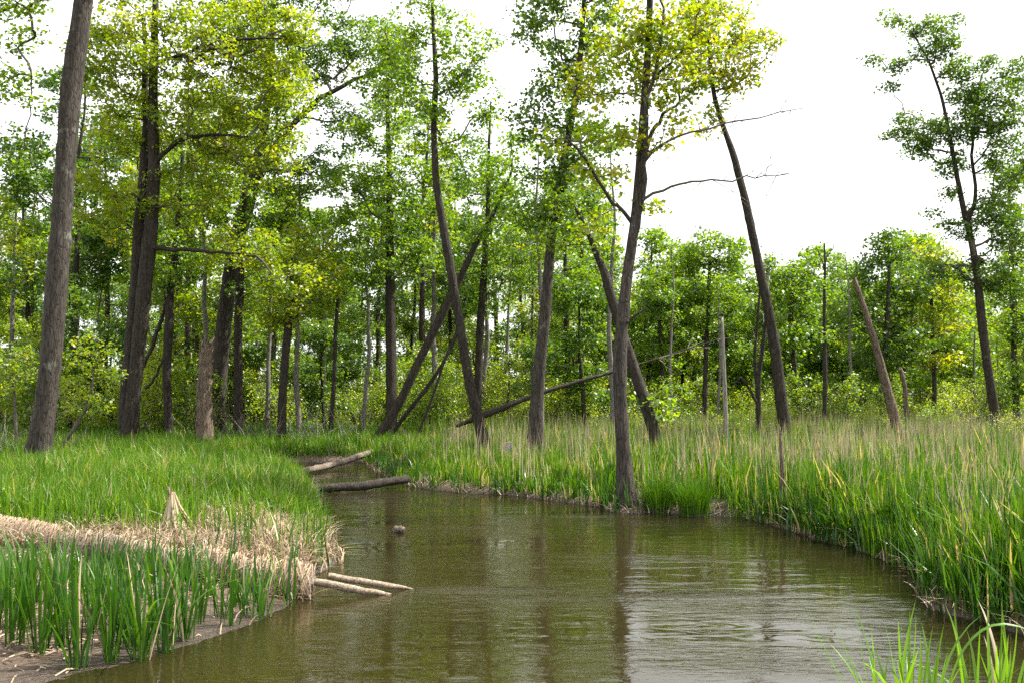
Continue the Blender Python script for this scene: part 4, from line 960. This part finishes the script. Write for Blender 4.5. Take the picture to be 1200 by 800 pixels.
def reed_clump(x, y, n, h, label, group=None, lib=None, spread=.09, dry=.05, wid=1.0, fan=.22):
    z = max(hz(x, y), -.08) - .02
    root = thing('reed_clump', label, 'reeds', (x, y, z), group); lib = lib or LM
    for k in range(n):
        me = rg.choice(LMD if rg.random() < dry else lib[:11] if rg.random() < .1 else lib[:10]); o = link('leaf', me, root)
        an = rg.uniform(0, 6.28); ro = rg.uniform(0, 1) ** .7 * spread
        o.location = (math.cos(an) * ro, math.sin(an) * ro, 0)
        s = h * rg.uniform(.6, 1.12); o.scale = (s, s ** .3 * wid, s)
        o.rotation_euler = (rg.gauss(0, .05), rg.gauss(.02, .5 * fan), an + rg.gauss(0, .5))
    return root
fx = [(28, 738), (45, 760), (70, 735), (92, 772), (112, 740), (128, 765), (150, 730), (165, 760), (188, 735), (205, 705), (150, 748), (60, 700), (20, 700), (100, 700), (140, 698), (175, 690), (215, 740), (225, 695),
      (250, 700), (262, 688), (278, 705), (300, 700), (312, 712), (320, 690), (-10, 745), (5, 725), (-20, 715), (82, 715), (120, 720), (190, 752), (236, 722), (258, 716), (270, 724), (288, 712), (335, 700), (305, 716), (40, 715), (75, 755), (15, 755)]
ORD = ['first', 'second', 'third', 'fourth', 'fifth', 'sixth', 'seventh', 'eighth', 'ninth', 'tenth', 'eleventh', 'twelfth', 'thirteenth', 'fourteenth', 'fifteenth', 'sixteenth', 'seventeenth']
rows = [('by the water edge of the mud', [p for p in fx if p[1] >= 745]), ('in the middle row on the mud', [p for p in fx if 712 <= p[1] < 745]), ('close in front of the straw-covered log', [p for p in fx if p[1] < 712])]
for rn, ps in rows:
    for k, (px, py) in enumerate(sorted(ps)):
        p = G(px, py, .08); lf = px < 235
        reed_clump(p[0], p[1], rg.randint(17, 26) if lf else rg.randint(7, 12), (.64 + max(0, py - 695) / 80 * .38) * rg.uniform(.9, 1.1) if lf else rg.uniform(.55, .8),
                   'dark green reed clump %s, %s from the left' % (rn, ORD[k]), 'reed clumps on the left mud', wid=.95)
for k, (px, py) in enumerate([(243, 670), (272, 672), (290, 660), (335, 655), (345, 668)]):
    p = G(px, py, .15); reed_clump(p[0], p[1], rg.randint(5, 9), rg.uniform(.5, .7), 'small reed clump behind the end of the straw-covered log, %s from the left' % ORD[k], 'reed clumps behind the log')
for px, py in [(378, 655), (380, 668), (383, 605), (378, 590)]:
    p = G(px, py, .0); reed_clump(p[0], p[1], 6, .5, 'sparse reed tuft standing in the water off the left bank', 'reed tufts off the left bank')
p = G(655 / 1.0, 900, 0)
near = [('bright green reed clump in the near foreground, fanning at the bottom right', 2.2, 5.6, 30, .82), ('smaller bright reed clump right of the near foreground clump, beside the arching blade', 2.78, 5.7, 14, .70),
        ('sparse thin reeds at the bottom right corner', 3.0, 6.05, 9, .8), ('pair of short blades at the bottom edge left of the bright foreground clump', 1.68, 5.55, 3, .50)]
for lab, x, y, n, h in near:
    reed_clump(x, y, int(n * 1.4) if n > 9 else n, h, lab, None, LMB, .20 if n > 9 else .06, .04, .95, .5)
# the long arching blade
t = np.linspace(0, 1, 14); pts = [W(1105, 830, 5.4), W(1118, 780, 5.4), W(1132, 752, 5.4), W(1160, 728, 5.4), W(1190, 730, 5.4), W(1235, 750, 5.4)]
c, _ = resample(np.array(pts), np.ones(6), 14); wv = .017 * (1 - t ** 4) + .003; bb = c[0].copy(); c = c - bb
V = np.stack([c + np.array([0, 1, .5]) * wv[:, None] * .45, c - np.array([0, 0, .3]) * wv[:, None] * .3, c - np.array([0, 1, .5]) * wv[:, None] * .45], 1).reshape(-1, 3); Q = []
for k in range(13): Q += [[3 * k, 3 * k + 1, 3 * k + 4, 3 * k + 3], [3 * k + 1, 3 * k + 2, 3 * k + 5, 3 * k + 4]]
ab = thing('reed_leaf', 'single long reed blade arching over to the right in the near foreground', 'reed leaf', bb, None, mesh_np('reed_leaf', V, [Q], M['reed_bright'], {'v': np.full(len(V), .5)}))

# cattail clumps along the right bank, each a thing
CK = []
for i in range(8):
    r_ = np.random.default_rng(400 + i); n = 30
    P0 = np.column_stack([r_.normal(0, .1, (n, 2)), np.full(n, -.03)]); vv = np.clip(r_.normal(.5, .25, n), 0, .93); vv[:2] = 1
    V, Q, v = blades(r_, P0, r_.uniform(.55, 1.05, n), r_.uniform(.016, .028, n), np.abs(r_.normal(.06, .12, n)), 4, vv, az=np.arctan2(P0[:, 1], P0[:, 0]), lean=.14)
    CK.append(mesh_np('cattail_clump', V, [Q], M['reed'] if i % 2 else M['grass'], {'v': v}))
cnt = 0
P, d = land(2600, (860, 1260), (8.8, 20), .02, .9, right_only)
ord_ = np.argsort(np.abs(d - .3)); chosen = []
for j in ord_:
    if cnt >= 190: break
    if d[j] > 1.6 or any((P[j][0] - a) ** 2 + (P[j][1] - b) ** 2 < .045 for a, b in chosen): continue
    chosen.append((P[j][0], P[j][1])); cnt += 1
    o = thing('cattail_clump', 'upright cattail clump %s, %s' % ('at the water edge' if d[j] < .5 else 'just back from the water edge', between(600 + P[j][0] / P[j][1] * F)), 'cattail', P[j], 'cattail clumps ' + between(600 + P[j][0] / P[j][1] * F), rg.choice(CK))
    o.rotation_euler = (0, 0, rg.uniform(0, 6.28)); s = rg.uniform(.75, 1.05) * (.72 if d[j] < .25 else 1); o.scale = (s, s, s)
# fine sedge tussocks
def tussock(label, px, py, w, h, seed):
    r_ = np.random.default_rng(seed); n = 900; p = G(px, py, .05); az = r_.uniform(0, 6.28, n); ro = r_.uniform(0, 1, n) ** .5 * w * .3
    P0 = np.stack([np.cos(az) * ro, np.sin(az) * ro, np.full(n, -.05)], 1)
    V, Q, v = blades(r_, P0, r_.uniform(.5, 1, n) * h, r_.uniform(.004, .007, n), np.abs(r_.normal(.22, .12, n)), 4, np.clip(r_.normal(.3, .2, n), 0, .9), az=az, lean=.08)
    root = thing('sedge_tussock', label, 'sedge', (p[0], p[1], hz(p[0], p[1])))
    blade_obj('blades', [(V, Q, v)], M['grass'], parent=root)
    a = Acc(); a.tube(np.array([(0, 0, -.15), (0, 0, .05), (0, 0, .16)]), np.array([w * .3, w * .27, w * .12]), 10, .12, r_); link('root_mound', a.mesh('root_mound', M['bark_dark']), root)
tussock('fine-bladed rounded sedge tussock directly right of the waterside tree', 772, 596, .9, .85, 1)
tussock('darker fine-bladed sedge tussock, the farther right of the two beside the waterside tree', 814, 600, .85, .88, 2)
# pale stone-like stump in the grass
r_ = np.random.default_rng(9); sp = W(594, 535, 26); a = Acc()
a.tube(np.array([(0, 0, -.5), (0, 0, 0), (.04, 0, .2), (.08, 0, .34), (.09, 0, .40)]), np.array([.2, .2, .17, .12, .05]), 10, .1, r_)
root = thing('pale_stump', 'small pale rounded stump in the grass at the foot of the slim crooked tree', 'stump', (sp[0], sp[1], sp[2])); link('bole', a.mesh('bole', M['bark_pale']), root)
# brush of dead twigs
def brush(label, px, D, w, h, n, seed):
    r_ = np.random.default_rng(seed); x = (px - 600) / F * D; a = Acc()
    for k in range(n):
        p = np.array([r_.normal(0, w), r_.normal(0, w * .6), -.05]); L = r_.uniform(.4, 1.1) * h; d_ = np.array([r_.normal(0, .5), r_.normal(0, .4), r_.uniform(.4, 1)]); d_ /= np.linalg.norm(d_)
        pts = [p]; 
        for s in range(4): d_ = d_ + r_.normal(0, .2, 3); d_ /= np.linalg.norm(d_); pts.append(pts[-1] + d_ * L / 4)
        a.tube(np.array(pts), np.linspace(.013, .004, 5), 4, cap=False)
    link('twigs', a.mesh('twigs', M['bark_pale'] if seed % 4 == 1 else M['bark_thin']), thing('dead_brush', label, 'brushwood', (x, D, hz(x, D))), kind='stuff')
brush('tangle of pale dead twigs at the left edge beside the thick grey trunk', 12, 25, 1.0, 1.3, 90, 1)
brush('bare twiggy brush right of the broken stump', 262, 31, .7, 1.6, 60, 3)
brush('twiggy dead brush in the shrubs left of the cove', 360, 32, 1.3, 1.5, 90, 5)
brush('bare brown brush behind the leaning trunk right of the waterside tree', 790, 33, 1.2, 1.7, 80, 7)
brush('thin bare brush at the foot of the broken leaning snag', 1075, 34, 1.4, 1.3, 80, 9)
print('TRIS', sum(len(m.polygons) * 2 for m in bpy.data.meshes))
